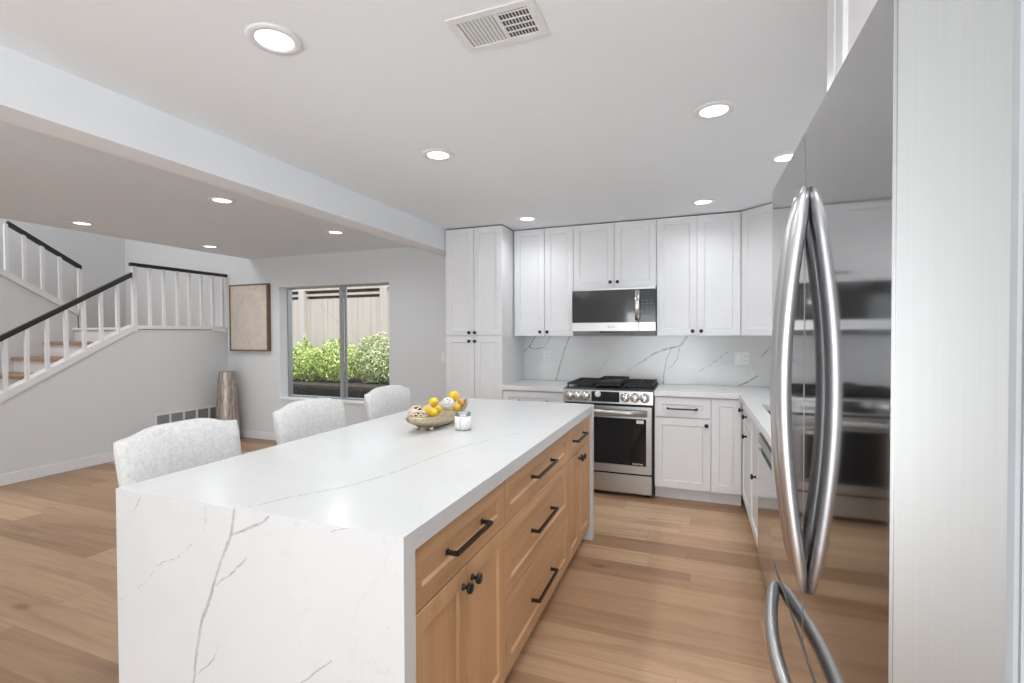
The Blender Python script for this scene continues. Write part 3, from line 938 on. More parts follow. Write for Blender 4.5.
# cabinet over the refrigerator
oc = thing('overhead_cabinet', 'white cabinet above the refrigerator up to the ceiling', 'cabinet', (0.65, 1.0, 1.83))
OX = 0.318
part(oc, 'body', 'cabinet_white', bx(OX + .02, XR - .001, 0.52, 1.458, 1.83, CT))
part(oc, 'filler', 'cabinet_white', bx(OX - .002, OX + .02, 1.388, 1.458, 1.83, CT, bev=.002))
front_x(oc, 'door', 0.95, 1.384, 1.83, CT, OX, -1, 'cabinet_white')
front_x(oc, 'door', 0.52, 0.95, 1.83, CT, OX, -1, 'cabinet_white')
part(oc, 'shadow_gap', 'shadow_gap', bx(OX + .03, XR - .01, .53, 1.45, CT, ZK - .001), 'dark gap under the ceiling')

# ------------------------------------------------------------------ range
RX0, RX1, RYF = -1.086, -0.326, 4.165
rg = thing('gas_range', 'stainless steel gas range with black grates under the microwave', 'range', ((RX0 + RX1) / 2, 4.5, 0))
part(rg, 'body', 'black_enamel', lambda bm: (box(bm, RX0, RX1, RYF + .03, YW - .022, 0.03, 0.905)))
part(rg, 'control_panel', 'range_steel', lambda bm: prism(bm, [(RYF - .012, .795), (RYF - .006, .905), (RYF + .04, .918), (RYF + .04, .795)], 'x', RX0 - .006, RX1 + .001))
part(rg, 'gap_strip', 'black_enamel', bx(RX0 + .002, RX1 - .002, RYF + .005, RYF + .03, .772, .795))
od = part(rg, 'oven_door', 'range_steel', bx(RX0 + .002, RX1 - .012, RYF - .004, RYF + .03, 0.205, 0.772, bev=.004))
part(od, 'oven_glass', 'glossy_black_glass', bx(RX0 + .045, RX1 - .055, RYF - .0065, RYF + .002, 0.275, 0.672, bev=.001))
def ohandle(bm):
    y = RYF - .045
    tube(bm, [(RX0 + .03, y, .722), (RX0 + .2, y - .004, .722), (RX1 - .22, y - .004, .722), (RX1 - .045, y,   .722)], 0.026, 14, 0.011, up=(0, 0, 1))
    for xx in (RX0 + .05, RX1 - .065):
        box(bm, xx - .012, xx + .012, y, RYF - .003, .708, .736, .003)
part(od, 'handle', 'range_steel', ohandle)
part(od, 'label_sticker', 'sticker_white', bx(RX1 - .135, RX1 - .075, RYF - .0075, RYF - .006, .635, .662), 'small white label')
text_part(od, 'lettering', 'InstaView', .022, (RX1 - .125, RYF - .0072, .292), (math.radians(90), 0, 0), 'sticker_white', 'small white lettering')
part(rg, 'storage_drawer', 'range_steel', bx(RX0 + .002, RX1 - .012, RYF - .002, RYF + .03, 0.035, 0.190, bev=.004))
part(rg, 'gap_strip', 'black_enamel', bx(RX0 + .002, RX1 - .012, RYF + .008, RYF + .03, .190, .205))
part(rg, 'side_panel', 'black_enamel', bx(RX1 - .012, RX1, RYF + .004, RYF + .03, .03, .795))
for fx in (RX0 + .05, RX1 - .05):
    for fy in (RYF + .07, YW - .1):
        part(rg, 'foot', 'rubber_dark', lambda bm: lathe(bm, [(0, 0), (.018, 0), (.018, .035), (0, .035)], (fx, fy, 0), (0, 0, 1), 12))
for kx in (RX0 + .052, RX0 + .122, RX0 + .192, RX1 - .226, RX1 - .146, RX1 - .066):
    k = part(rg, 'knob', 'knob_steel', lambda bm: lathe(bm, [(.040, 0), (.040, .008), (.035, .011), (.033, .032), (.028, .036), (0, .036)], (kx, RYF - .009, .852), (0, -1, .03), 24))
    part(k, 'grip', 'knob_steel', lambda bm: box(bm, kx - .006, kx + .006, RYF - .05, RYF - .04, .828, .876, .002))
disp = part(rg, 'display', 'display_black', bx(RX0 + .245, RX1 - .275, RYF - .0125, RYF - .004, .808, .896, bev=.001))
part(disp, 'sticker', 'sticker_white', lambda bm: lathe(bm, [(0, 0), (.026, 0), (.026, .0006), (0, .0006)], (RX0 + .300, RYF - .0125, .872), (0, -1, 0), 24), 'round white sticker')
part(rg, 'cooktop', 'black_enamel', bx(RX0 + .0, RX1 - .0, RYF + .035, YW - .03, .905, .922, bev=.003))
part(rg, 'back_rail', 'range_steel', bx(RX0, RX1, YW - .03, YW - .022, .905, .93))
def grate(bm, x0, x1, y0, y1):
    zt = .955; t = .006
    for xx in (x0 + t, x1 - t):
        box(bm, xx - t, xx + t, y0, y1, zt - .014, zt, .002)
    for yy in (y0 + t, y1 - t):
        box(bm, x0, x1, yy - t, yy + t, zt - .014, zt, .002)
    n = 6
    for i in range(1, n):
        yy = y0 + (y1 - y0) * i / n
        box(bm, x0, x1, yy - t * .8, yy + t * .8, zt - .012, zt, .002)
    xm = (x0 + x1) / 2
    box(bm, xm - t, xm + t, y0, y1, zt - .012, zt, .002)
    for xx in (x0 + t, x1 - t):
        for yy in (y0 + .02, y1 - .02):
            box(bm, xx - t, xx + t, yy - t, yy + t, .921, zt)
gy0, gy1 = RYF + .05, YW - .055
part(rg, 'grate', 'black_iron', lambda bm: grate(bm, RX0 + .012, RX0 + .255, gy0, gy1))
part(rg, 'grate', 'black_iron', lambda bm: grate(bm, RX0 + .26, RX1 - .26, gy0, gy1))
part(rg, 'grate', 'black_iron', lambda bm: grate(bm, RX1 - .255, RX1 - .012, gy0, gy1))
for ux, uy in ((RX0 + .13, gy0 + .13), (RX0 + .13, gy1 - .13), (RX1 - .13, gy0 + .13), (RX1 - .13, gy1 - .13)):
    part(rg, 'burner', 'black_iron', lambda bm: lathe(bm, [(.05, .92), (.05, .93), (.038, .934), (.036, .942), (0, .944)], (ux, uy, 0), (0, 0, 1), 20))
def griddle(bm):
    x0, x1, y0, y1 = RX0 + .262, RX1 - .262, gy0 + .06, gy1 - .08
    box(bm, x0, x1, y0, y1, .9555, .962, .002)
    t = .008
    box(bm, x0, x1, y0, y0 + t, .962, .978, .002); box(bm, x0, x1, y1 - t, y1, .962, .985, .002)
    box(bm, x0, x0 + t, y0, y1, .962, .985, .002); box(bm, x1 - t, x1, y0, y1, .962, .985, .002)
solo('griddle', 'black_iron', griddle, 'black cast iron griddle plate resting on the middle grate', 'griddle', (-.706, 4.5, .9555))

# ------------------------------------------------------------------ microwave
MX0, MX1, MY = -1.077, -0.325, 4.425
mw = thing('microwave', 'over-the-range stainless microwave with dark glass door', 'microwave', (-.70, 4.6, 1.375))
part(mw, 'body', 'black_enamel', bx(MX0 + .002, MX1 - .002, MY + .03, YW - .022, 1.400, 1.810))
part(mw, 'top_trim', 'range_steel', bx(MX0, MX1, MY, MY + .03, 1.792, 1.810, bev=.002))
md = part(mw, 'door', 'smoked_glass', bx(MX0, MX1 - .165, MY, MY + .03, 1.495, 1.792, bev=.002))
part(md, 'handle', 'knob_steel', lambda bm: (tube(bm, [(MX1 - .155, MY - .03, 1.512), (MX1 - .155, MY - .036, 1.65), (MX1 - .155, MY - .03, 1.782)], .021, 12, .008, up=(1, 0, 0)), box(bm, MX1 - .165, MX1 - .145, MY - .03, MY + .002, 1.515, 1.54, .002), box(bm, MX1 - .165, MX1 - .145, MY - .03, MY + .002, 1.755, 1.78, .002)))
cp = part(mw, 'control_panel', 'display_black', bx(MX1 - .145, MX1, MY, MY + .03, 1.495, 1.792, bev=.002))
def keys(bm):
    for r in range(5):
        for q in range(3):
            x0 = MX1 - .122 + q * .036
            z = 1.565 + r * .03
            box(bm, x0, x0 + .022, MY - .0012, MY, z, z + .010)
part(cp, 'button_marks', 'button_grey', keys)
part(cp, 'gap_strip', 'shadow_gap', bx(MX1 - .147, MX1 - .144, MY - .0005, MY + .03, 1.42, 1.792))
part(mw, 'bottom_trim', 'range_steel', bx(MX0, MX1 - .147, MY - .002, MY + .03, 1.418, 1.495, bev=.002))
part(mw, 'bottom_trim', 'range_steel', bx(MX1 - .144, MX1, MY - .002, MY + .03, 1.418, 1.495, bev=.002))
def ring_logo(bm):
    lathe(bm, [(.011, 0), (.011, .0008), (.0085, .0008), (.0085, 0)], (-.735, MY - .002, 1.457), (0, -1, 0), 20)
    box(bm, -.737, -.7345, MY - .0028, MY - .002, 1.452, 1.462)
    box(bm, -.737, -.731, MY - .0028, MY - .002, 1.4515, 1.4535)
part(mw, 'logo', 'logo_grey', ring_logo, 'small round emblem')
text_part(mw, 'lettering', 'LG', .026, (-.700, MY - .0026, 1.457), (math.radians(90), 0, 0), 'logo_grey', 'dark brand letters')
part(mw, 'vent_hood', 'grille_grey', lambda bm: prism(bm, [(MY + .012, 1.418), (MY + .05, 1.378), (YW - .022, 1.378), (YW - .022, 1.418)], 'x', MX0 + .004, MX1 - .004))
part(mw, 'hood_lip', 'black_enamel', bx(-.82, -.55, MY + .006, MY + .02, 1.402, 1.418))

# ------------------------------------------------------------------ outlets and switch
def outlet(label, xs, z, w):
    x0 = xs - w / 2
    o = thing('wall_outlet', label, 'outlet', (xs, YW - .02, z), 'backsplash outlets')
    part(o, 'cover_plate', 'plastic_white', bx(x0, x0 + w, YW - .026, YW - .0202, z - .06, z + .06, bev=.002))
    n = 1 if w < .1 else 2
    for i in range(n):
        cx = x0 + w * (i + .5) / n
        f = part(o, 'receptacle', 'sticker_white', bx(cx - .018, cx + .018, YW - .0275, YW - .0255, z - .034, z + .034, bev=.001))
        if i == n - 1:
            part(f, 'slots', 'grille_grey', lambda bm: [box(bm, cx + a - .0025, cx + a + .0025, YW - .0283, YW - .027, z + b - .006, z + b + .006) for a in (-.007, .007) for b in (-.018, .018)])
outlet('white wall outlet on the backsplash between pantry and range', -1.437, 1.160, .075)
outlet('double white outlet plate on the backsplash near the corner', .395, 1.165, .12)
sw = thing('light_switch', 'white light switch on the grey wall beside the pantry', 'switch', (-2.66, YW, 1.13))
part(sw, 'cover_plate', 'plastic_white', bx(-2.695, -2.635, YW - .007, YW - .0002, 1.07, 1.19, bev=.002))
part(sw, 'rocker', 'sticker_white', bx(-2.68, -2.65, YW - .010, YW - .006, 1.10, 1.16, bev=.002))
lo = thing('wall_outlet', 'white outlet low on the wall under the stairs', 'outlet', (XS, 3.64, .38))
part(lo, 'cover_plate', 'wall_paint', bx(XS + .0002, XS + .006, 3.60, 3.68, .32, .44, bev=.002))
part(lo, 'receptacle', 'wall_paint', bx(XS + .005, XS + .008, 3.622, 3.658, .345, .415, bev=.001))

# ------------------------------------------------------------------ wall return vent
v = thing('return_vent', 'white floor-level air return grille beside the tall vase', 'vent', (XS, 4.27, .2))
VY0, VY1, VZ0, VZ1 = 3.85, 4.72, .20, .452
def vframe(bm):
    t = .022
    x0, x1 = XS + .0002, XS + .014
    box(bm, x0, x1, VY0, VY1, VZ1 - t, VZ1, .002); box(bm, x0, x1, VY0, VY1, VZ0, VZ0 + t, .002)
    for i in range(6):
        yy = VY0 + (VY1 - VY0 - t) * i / 5
        box(bm, x0, x1 - .001, yy, yy + t, VZ0 + t, VZ1 - t)
part(v, 'frame', 'trim_white', vframe)
part(v, 'backing', 'grille_grey', bx(XS + .0002, XS + .003, VY0 + .01, VY1 - .01, VZ0 + .01, VZ1 - .01))
def vl(bm):
    n = 13
    for i in range(n):
        z = VZ0 + .026 + (VZ1 - VZ0 - .055) * i / (n - 1)
        box(bm, XS + .003, XS + .009, VY0 + .02, VY1 - .02, z, z + .006)
part(v, 'louvre', 'aluminium_grey', vl)

# ------------------------------------------------------------------ ceiling vent
cv = thing('ceiling_vent', 'white ceiling air register with dark grid half', 'vent', (-.618, 1.51, ZK))
CX0, CX1, CY0, CY1 = -.772, -.464, 1.412, 1.612
zc0, zc1 = ZK - .006, ZK - .0003
def cvf(bm):
    t = .032
    box(bm, CX0, CX1, CY0, CY0 + t, zc0, zc1, .003); box(bm, CX0, CX1, CY1 - t, CY1, zc0, zc1, .003)
    box(bm, CX0, CX0 + t, CY0 + t, CY1 - t, zc0, zc1); box(bm, CX1 - t, CX1, CY0 + t, CY1 - t, zc0, zc1)
    xm = (CX0 + CX1) / 2 + .012
    box(bm, xm - .006, xm + .006, CY0 + t, CY1 - t, zc0, zc1)
part(cv, 'frame', 'plastic_white', cvf)
part(cv, 'duct_opening', 'duct_dark', bx((CX0 + CX1) / 2 + .012, CX1 - .03, CY0 + .03, CY1 - .03, ZK - .0015, ZK - .0003))
part(cv, 'damper_plate', 'grille_grey', bx(CX0 + .03, (CX0 + CX1) / 2 + .012, CY0 + .03, CY1 - .03, ZK - .0015, ZK - .0003))
for i in range(9):
    xx = CX0 + .036 + i * .0135
    part(cv, 'slat', 'plastic_white', lambda bm: prism(bm, [(xx, zc1 - .002), (xx + .0095, zc0 + .001), (xx + .0125, zc0 + .001), (xx + .0085, zc1 - .002)], 'y', CY0 + .032, CY1 - .032))
def cgrid(bm):
    xa, xb = (CX0 + CX1) / 2 + .018, CX1 - .032
    for i in range(9):
        xx = xa + (xb - xa) * i / 9
        box(bm, xx, xx + .003, CY0 + .032, CY1 - .032, zc0 + .003, zc1 - .0015)
    for i in range(5):
        yy = CY0 + .034 + (CY1 - CY0 - .072) * i / 4
        box(bm, xa, xb, yy + .002, yy + .008, zc0 + .001, zc0 + .003)
part(cv, 'grille', 'plastic_white', cgrid)

# ------------------------------------------------------------------ recessed lights
def downlight(label, x, y, z, group, watts):
    o = thing('recessed_light', label, 'ceiling light', (x, y, z), group)
    part(o, 'trim_ring', 'plastic_white', lambda bm: lathe(bm, [(.062, -.004), (.066, -.008), (.088, -.006), (.092, -.0003), (.062, -.0003)], (x, y, z), (0, 0, 1), 32))
    part(o, 'lens', 'lamp_lens', lambda bm: lathe(bm, [(0, -.0035), (.0645, -.0035), (.0645, -.0005), (0, -.0005)], (x, y, z), (0, 0, 1), 32))
    light('downlight_glow', 'SPOT', watts, (x, y, z - .03), (0, 0, -1), (.95, .98, 1.0), spot_size=math.radians(165), spot_blend=.9, shadow_soft_size=.06)
KG, LG_ = 'kitchen recessed lights', 'living area recessed lights'
downlight('recessed light above the near end of the island, closest to camera', -1.372, 1.293, ZK, KG, KITCHEN_W)
downlight('recessed light above the middle of the island', -1.38, 2.45, ZK, KG, KITCHEN_W)
downlight('recessed light above the aisle, between island and refrigerator', .08, 2.43, ZK, KG, KITCHEN_W)
downlight('recessed light partly hidden by the top of the refrigerator', .50, 3.23, ZK, KG, KITCHEN_W)
downlight('recessed light in front of the pantry and its neighbouring wall cabinet', -1.403, 4.09, ZK, KG, WALL_W)
downlight('recessed light in front of the wall cabinet beside the corner', .057, 4.08, ZK, KG, WALL_W)
downlight('living ceiling light farthest from the beam, nearest the stair rail', -5.184, 2.709, ZL, LG_, LIVING_W)
downlight('living ceiling light beside the beam, nearer the camera', -3.337, 2.637, ZL, LG_, LIVING_W)
downlight('living ceiling light above the tall vase corner', -5.201, 3.952, ZL, LG_, LIVING_W)
downlight('living ceiling light in front of the garden window near the beam', -3.338, 3.866, ZL, LG_, LIVING_W)

downlight('added recessed light, unseen, over the walkway just before the island end', -.30, .72, ZK, KG, AISLE_FILL_W)  # extra fixture added out of view to brighten the near aisle

# ------------------------------------------------------------------ staircase
st = thing('staircase', 'white staircase with oak treads turning at a landing', 'staircase', (-7.1, 3.0, 0))
for k in range(1, 9):
    ya, yb = YL - RUN * k, YL - RUN * (k - 1)
    zt = ZLAND - RISE * k
    part(st, 'tread', 'tread_oak', lambda bm: box(bm, -7.118, XS - .102, ya - .025, yb, zt - .035, zt, .004))
for k in range(0, 9):
    yb = YL - RUN * k
    zt = ZLAND - RISE * k - .035 if k else ZLAND - .035
    part(st, 'riser', 'trim_white', lambda bm: box(bm, -7.118, XS - .102, yb, yb + .02, max(0, zt - RISE + .035), zt))
part(st, 'landing', 'trim_white', lambda bm: box(bm, XF + .002, XS - .102, YL + .021, YW - .002, ZLAND - .2, ZLAND - .03))
part(st, 'landing_floor', 'tread_oak', lambda bm: box(bm, XF + .002, XS - .30, YL + .045, YW - .002, ZLAND - .03, ZLAND), 'oak landing boards')
part(st, 'nosing', 'trim_white', lambda bm: box(bm, XF + .002, XS - .102, YL - .02, YL + .045, ZLAND - .03, ZLAND, .004))
for k in range(1, 10):
    yb = YL - RUN * (k - 1)
    zt = ZLAND + RISE * k
    part(st, 'tread', 'tread_oak', lambda bm: box(bm, XF + .002, -7.202, yb - RUN, yb + .025, zt - .035, zt, .004))
    part(st, 'riser', 'trim_white', lambda bm: box(bm, XF + .002, -7.202, yb - .02, yb, zt - RISE, zt - .035))
def lower_stringer(bm):
    y0, y1 = 1.20, 3.63
    prism(bm, [(y0, zs(y0) - .0), (y1, zs(y1)), (y1, zs(y1) + .072), (y0, zs(y0) + .072)], 'x', XS - .101, XS + .022)
part(st, 'stringer', 'trim_white', lower_stringer)
def upper_stringer(bm):
    f = lambda y: 1.645 + .60 * (3.655 - y)
    y0 = -1.2
    prism(bm, [(y0, f(y0)), (3.655, f(3.655)), (3.655, f(3.655) + .075), (y0, f(y0) + .075)], 'x', -7.215, -7.09)
part(st, 'stringer', 'trim_white', upper_stringer)

def sq_post(bm, x, y, z0, z1, h):
    box(bm, x - h, x + h, y - h, y + h, z0, z1)
def slope_bar(bm, x, y0, z0, y1, z1, hw, hz):
    prism(bm, [(y0, z0 - hz), (y1, z1 - hz), (y1, z1 + hz), (y0, z0 + hz)], 'x', x - hw, x + hw)
RXB = XS - .01
def hr1(y): return 1.358 + .640 * (y - 2.48)
r1 = thing('stair_railing', 'sloping black-topped white railing on the lower run of stairs', 'railing', (RXB, 2.4, zs(2.4)), 'stair railings')
part(r1, 'handrail', 'rail_black', lambda bm: slope_bar(bm, RXB, 1.15, hr1(1.15), 3.625, hr1(3.625), .021, .027))
for yb in (1.27, 1.43, 1.586, 1.743, 1.90, 2.058, 2.216, 2.374, 2.532, 2.69, 2.847, 3.002, 3.162, 3.319, 3.479):
    part(r1, 'baluster', 'trim_white', lambda bm: sq_post(bm, RXB, yb, zs(yb) + .073, hr1(yb) - .02, .0150))
r2 = thing('stair_railing', 'level black-topped white railing along the landing edge', 'railing', (RXB, 4.2, 1.44), 'stair railings')
part(r2, 'handrail', 'rail_black', lambda bm: slope_bar(bm, RXB, 3.615, 2.212, YW - .001, 2.212, .021, .019))
part(r2, 'newel_post', 'trim_white', lambda bm: sq_post(bm, RXB, 3.655, 1.4405, 2.194, .021))
part(r2, 'bottom_rail', 'trim_white', lambda bm: box(bm, RXB - .025, RXB + .025, 3.676, YW - .001, 1.472, 1.512))
for yb in (3.825, 3.986, 4.15, 4.304, 4.464, 4.619, 4.765):
    part(r2, 'baluster', 'trim_white', lambda bm: sq_post(bm, RXB, yb, 1.511, 2.194, .0150))
def hr2(y): return 2.245 + .60 * (3.70 - y)
def us(y): return 1.72 + .60 * (3.655 - y)
r3 = thing('stair_railing', 'sloping black-topped railing on the upper run of stairs', 'railing', (-7.14, 3.3, 1.9), 'stair railings')
part(r3, 'handrail', 'rail_black', lambda bm: slope_bar(bm, -7.14, 3.03, hr2(3.03), 3.71, hr2(3.71), .021, .026))
for yb in (3.015, 3.169, 3.331, 3.497):
    part(r3, 'baluster', 'trim_white', lambda bm: sq_post(bm, -7.14, yb, us(yb) + .002, hr2(yb) - .02, .0155))
part(r3, 'newel_post', 'trim_white', lambda bm: sq_post(bm, -7.14, 3.695, 1.4905, hr2(3.695) - .02, .0200))

# ------------------------------------------------------------------ wall art and vase
pa = thing('framed_canvas', 'beige textured canvas in a slim brown frame', 'picture', (-5.62, YW, 1.63))
PX0, PX1, PZ0, PZ1 = -5.935, -5.245, 1.180, 2.074
def pframe(bm):
    t = .02; y0, y1 = YW - .055, YW - .0005
    box(bm, PX0, PX0 + t, y0, y1, PZ0, PZ1); box(bm, PX1 - t, PX1, y0, y1, PZ0, PZ1)
    box(bm, PX0 + t, PX1 - t, y0, y1, PZ0, PZ0 + t); box(bm, PX0 + t, PX1 - t, y0, y1, PZ1 - t, PZ1)
part(pa, 'frame', 'picture_brown', pframe)
part(pa, 'canvas', 'canvas_beige', bx(PX0 + .02, PX1 - .02, YW - .050, YW - .01, PZ0 + .02, PZ1 - .02))

def vase(bm):
    prof = [(0, 0), (.142, 0), (.150, .012), (.148, .05), (.140, .25), (.126, .5), (.112, .7), (.099, .86), (.096, .9), (.098, .912), (.092, .914), (.086, .9), (.10, .7), (.12, .4), (.13, .05), (0, .04)]
    lathe(bm, prof, (-5.80, 4.62, 0), (0, 0, 1), 40)
solo('floor_vase', 'vase_bronze', vase, 'tall tapered bronze floor vase in the corner below the picture', 'vase', (-5.80, 4.62, 0))

# ------------------------------------------------------------------ chairs at the island
def make_chair(label):
    c = thing('counter_chair', label, 'chair', (0, 0, 0), 'upholstered chairs along the island')
    def back(bm):
        n, mz = 16, 10
        W = 0.240
        grid_f, grid_b = [], []
        for j in range(mz + 1):
            rf, rb = [], []
            for i in range(n + 1):
                u = -1 + 2 * i / n
                # softly arched top edge with low shoulders
                crown = 0.032 * (1 / (1 + math.exp(-(0.62 - abs(u)) * 12)))
                ztop = 1.022 + crown
                t = j / mz
                z = 0.60 + (ztop - 0.60) * t
                wid = W * (0.93 + 0.07 * t)
                lean = -0.045 - 0.07 * t - 0.012 * (1 - u * u) * 0.6
                th = 0.034
                edge = max(0.0, abs(u) - 0.86) / 0.14
                rf.append(bm.verts.new((lean + th * (1 - 0.6 * edge ** 2) - (0.010 if j == mz else 0), u * wid, z)))
                rb.append(bm.verts.new((lean - th * (1 - 0.6 * edge ** 2) + (0.010 if j == mz else 0), u * wid, z)))
            grid_f.append(rf); grid_b.append(rb)
        for gsel in (grid_f, grid_b):
            for j in range(mz):
                for i in range(n):
                    f = bm.faces.new((gsel[j][i], gsel[j][i + 1], gsel[j + 1][i + 1], gsel[j + 1][i])); f.smooth = True
        loop = [(0, i) for i in range(n + 1)] + [(j, n) for j in range(1, mz + 1)] + [(mz, i) for i in range(n - 1, -1, -1)] + [(j, 0) for j in range(mz - 1, 0, -1)]
        for q in range(len(loop)):
            a, b = loop[q], loop[(q + 1) % len(loop)]
            f = bm.faces.new((grid_f[a[0]][a[1]], grid_f[b[0]][b[1]], grid_b[b[0]][b[1]], grid_b[a[0]][a[1]])); f.smooth = True
    b = part(c, 'backrest', 'boucle_fabric', back)
    bv = b.modifiers.new('soft', 'BEVEL'); bv.width = 0.012; bv.segments = 3; bv.limit_method = 'ANGLE'; bv.angle_limit = math.radians(50)
    part(c, 'seat', 'boucle_fabric', lambda bm: box(bm, -.05, .40, -.232, .232, .56, .665, .03, 4))
    for sx, sy in ((-.02, -1), (-.02, 1), (.37, -1), (.37, 1)):
        part(c, 'leg', 'leg_wood', lambda bm: tube(bm, [(sx - (.03 if sx < 0 else -.02), sy * .215, 0), (sx, sy * .205, .57)], [.013, .02], 4))
    part(c, 'footrest', 'leg_wood', lambda bm: tube(bm, [(.383, -.21, .2), (.383, .21, .2)], .011, 8))
    return c
ch = make_chair('cream upholstered chair tucked at the island end nearest the camera')
ch.location = (-1.775, 1.308, 0)
for lab, yy in (('cream upholstered chair between the two other island chairs', 1.988), ('cream upholstered chair in front of the window, beside the fruit bowl', 2.672)):
    c2 = copy_tree(ch)
    c2['label'] = lab
    c2.location = (-1.775, yy, 0)

# ------------------------------------------------------------------ fruit bowl
BX, BY0, BY1 = -1.268, 1.935, 2.575
fb = thing('boat_bowl', 'long gold boat-shaped bowl on little feet holding fruit', 'bowl', (BX, 2.26, IZ))
def bowl(bm):
    n, m = 28, 14
    def ringpts(t, inner):
        # t along length 0..1
        y = BY0 + (BY1 - BY0) * t
        s = math.sin(math.pi * t)
        hw = (0.003 + 0.082 * s ** 0.75) - inner
        rim = 0.980 + 0.022 * (2 * t - 1) ** 2 + (0.016 if t > .5 else 0) * (2 * t - 1) ** 2
        bot = 0.9165 + 0.070 * (abs(2 * t - 1)) ** 2.2 + inner
        out = []
        for k in range(m + 1):
            a = math.pi * k / m
            cx = math.cos(a); cz = math.sin(a)
            out.append((BX + max(hw, .002) * math.copysign(abs(cx) ** .8, cx), y, rim - (rim - bot) * cz ** .75 if cz > 1e-6 else rim))
        return out
    go, gi = [], []
    for i in range(n + 1):
        t = i / n
        go.append([bm.verts.new(q) for q in ringpts(t, 0)])
        tt = .012 + t * .976
        gi.append([bm.verts.new(q) for q in ringpts(tt, .004)])
    for g in (go, gi):
        for i in range(n):
            for k in range(m):
                f = bm.faces.new((g[i][k], g[i][k + 1], g[i + 1][k + 1], g[i + 1][k])); f.smooth = True
    for i in range(n):
        bm.faces.new((go[i][0], go[i + 1][0], gi[i + 1][0], gi[i][0]))
        bm.faces.new((go[i][m], go[i + 1][m], gi[i + 1][m], gi[i][m]))
    for i in (0, n):
        for k in range(m):
            bm.faces.new((go[i][k], go[i][k + 1], gi[i][k + 1], gi[i][k]))
part(fb, 'shell', 'gold_metal', bowl)
for fx, fy in ((-.035, 2.10), (.035, 2.10), (-.035, 2.41), (.035, 2.41)):
    part(fb, 'foot', 'gold_metal', lambda bm: tube(bm, [(BX + fx * 1.2, fy, IZ + .0003), (BX + fx, fy, .930)], [.007, .013], 10))

def ball_weave(bm, c, r, nring, tr):
    """ball of woven canes: great-circle loops in many directions"""
    rnd = random.Random(nring)
    for q in range(nring):
        ax = Vector((rnd.gauss(0, 1), rnd.gauss(0, 1), rnd.gauss(0, 1))).normalized()
        u, v = frame_axes(ax)
        off = rnd.uniform(-.55, .55) * r
        rr = math.sqrt(r * r - off * off)
        pts = [Vector(c) + ax * off + (u * math.cos(2 * math.pi * k / 28) + v * math.sin(2 * math.pi * k / 28)) * rr for k in range(29)]
        tube(bm, pts, tr, 5, caps=False)
def weave_ball(label, c, r, mat, core):
    o = thing('woven_ball', label, 'ornament', c, 'woven balls in the bowl')
    part(o, 'canes', mat, lambda bm: ball_weave(bm, c, r, 20, .0034))
    part(o, 'core', core, lambda bm: lathe(bm, [(r * .80 * math.sin(math.pi * k / 12), -r * .80 * math.cos(math.pi * k / 12)) for k in range(13)], c, (0, 0, 1), 20))
plain('wicker_core', (0.07, 0.045, 0.03), 0.8)
plain('white_core', (0.32, 0.30, 0.27), 0.8)
weave_ball('beige woven cane ball at the near end of the gold bowl', (BX, 2.030, 1.004), .044, 'wicker', 'wicker_core')
weave_ball('small white woven ball between the lemons in the gold bowl', (BX + .012, 2.322, 1.016), .033, 'wicker_white', 'white_core')

def lemon_mesh(bm, r):
    prof = [(0, -1.32), (.16, -1.27), (.26, -1.14), (.55, -.92), (.84, -.55), (1.0, 0), (.86, .55), (.58, .90), (.28, 1.12), (.15, 1.22), (0, 1.25)]
    lathe(bm, [(a * r, b * r) for a, b in prof], (0, 0, 0), (0, 0, 1), 20)
def lemon(label, c, r, rot):
    o = solo('lemon', 'lemon_skin', lambda bm: lemon_mesh(bm, r), label, 'lemon', (0, 0, 0), 'lemons in the bowl')
    o.location = c; o.rotation_euler = rot
    return o
lemon('lemon resting upper behind the woven cane ball, on another lemon', (BX - .005, 2.197, 1.040), .026, (1.2, .3, .4))
lemon('lemon low in the bowl beside the woven cane ball', (BX + .022, 2.142, .996), .026, (1.4, 0, 1.0))
lemon('lemon low and half hidden behind the woven cane ball', (BX - .034, 2.162, 1.000), .026, (1.3, .4, 2.0))
lemon('largest lemon perched highest at the far end of the bowl', (BX - .004, 2.420, 1.043), .032, (.9, .2, .7))
lemon('lemon just below the highest lemon beside the white ball', (BX + .022, 2.398, .986), .025, (1.5, .1, .3))
lemon('lemon deep in the bowl behind the white woven ball', (BX - .030, 2.272, .990), .026, (1.5, .5, 1.4))
kq = solo('kumquat', 'kumquat', lambda bm: lathe(bm, [(.02 * math.sin(math.pi * k / 10), -.022 * math.cos(math.pi * k / 10)) for k in range(11)], (0, 0, 0), (0, 0, 1), 18), 'small orange fruit at the far tip of the gold bowl', 'fruit', (0, 0, 0))
kq.location = (BX + .004, 2.490, .998)

# ------------------------------------------------------------------ candle
CXc, CYc = -1.095, 2.180
cd = thing('candle_jar', 'white labelled glass candle jar beside the gold bowl', 'candle', (CXc, CYc, IZ))
part(cd, 'jar', 'clear_glass', lambda bm: lathe(bm, [(0, .0005), (.037, .0005), (.040, .004), (.040, .084), (.0385, .086), (.0365, .084), (.0365, .007), (0, .007)], (CXc, CYc, IZ), (0, 0, 1), 32))
part(cd, 'wax', 'candle_wax', lambda bm: lathe(bm, [(0, .0075), (.036, .0075), (.036, .072), (0, .072)], (CXc, CYc, IZ), (0, 0, 1), 28))
lb = part(cd, 'paper_label', 'sticker_white', lambda bm: lathe(bm, [(.0403, .006), (.0407, .006), (.0407, .070), (.0403, .070), (.0403, .006)], (CXc, CYc, IZ), (0, 0, 1), 32), 'white paper label')
part(lb, 'seam_mark', 'logo_grey', lambda bm: box(bm, CXc + .004, CXc + .0055, CYc - .0412, CYc - .0395, IZ + .008, IZ + .063))
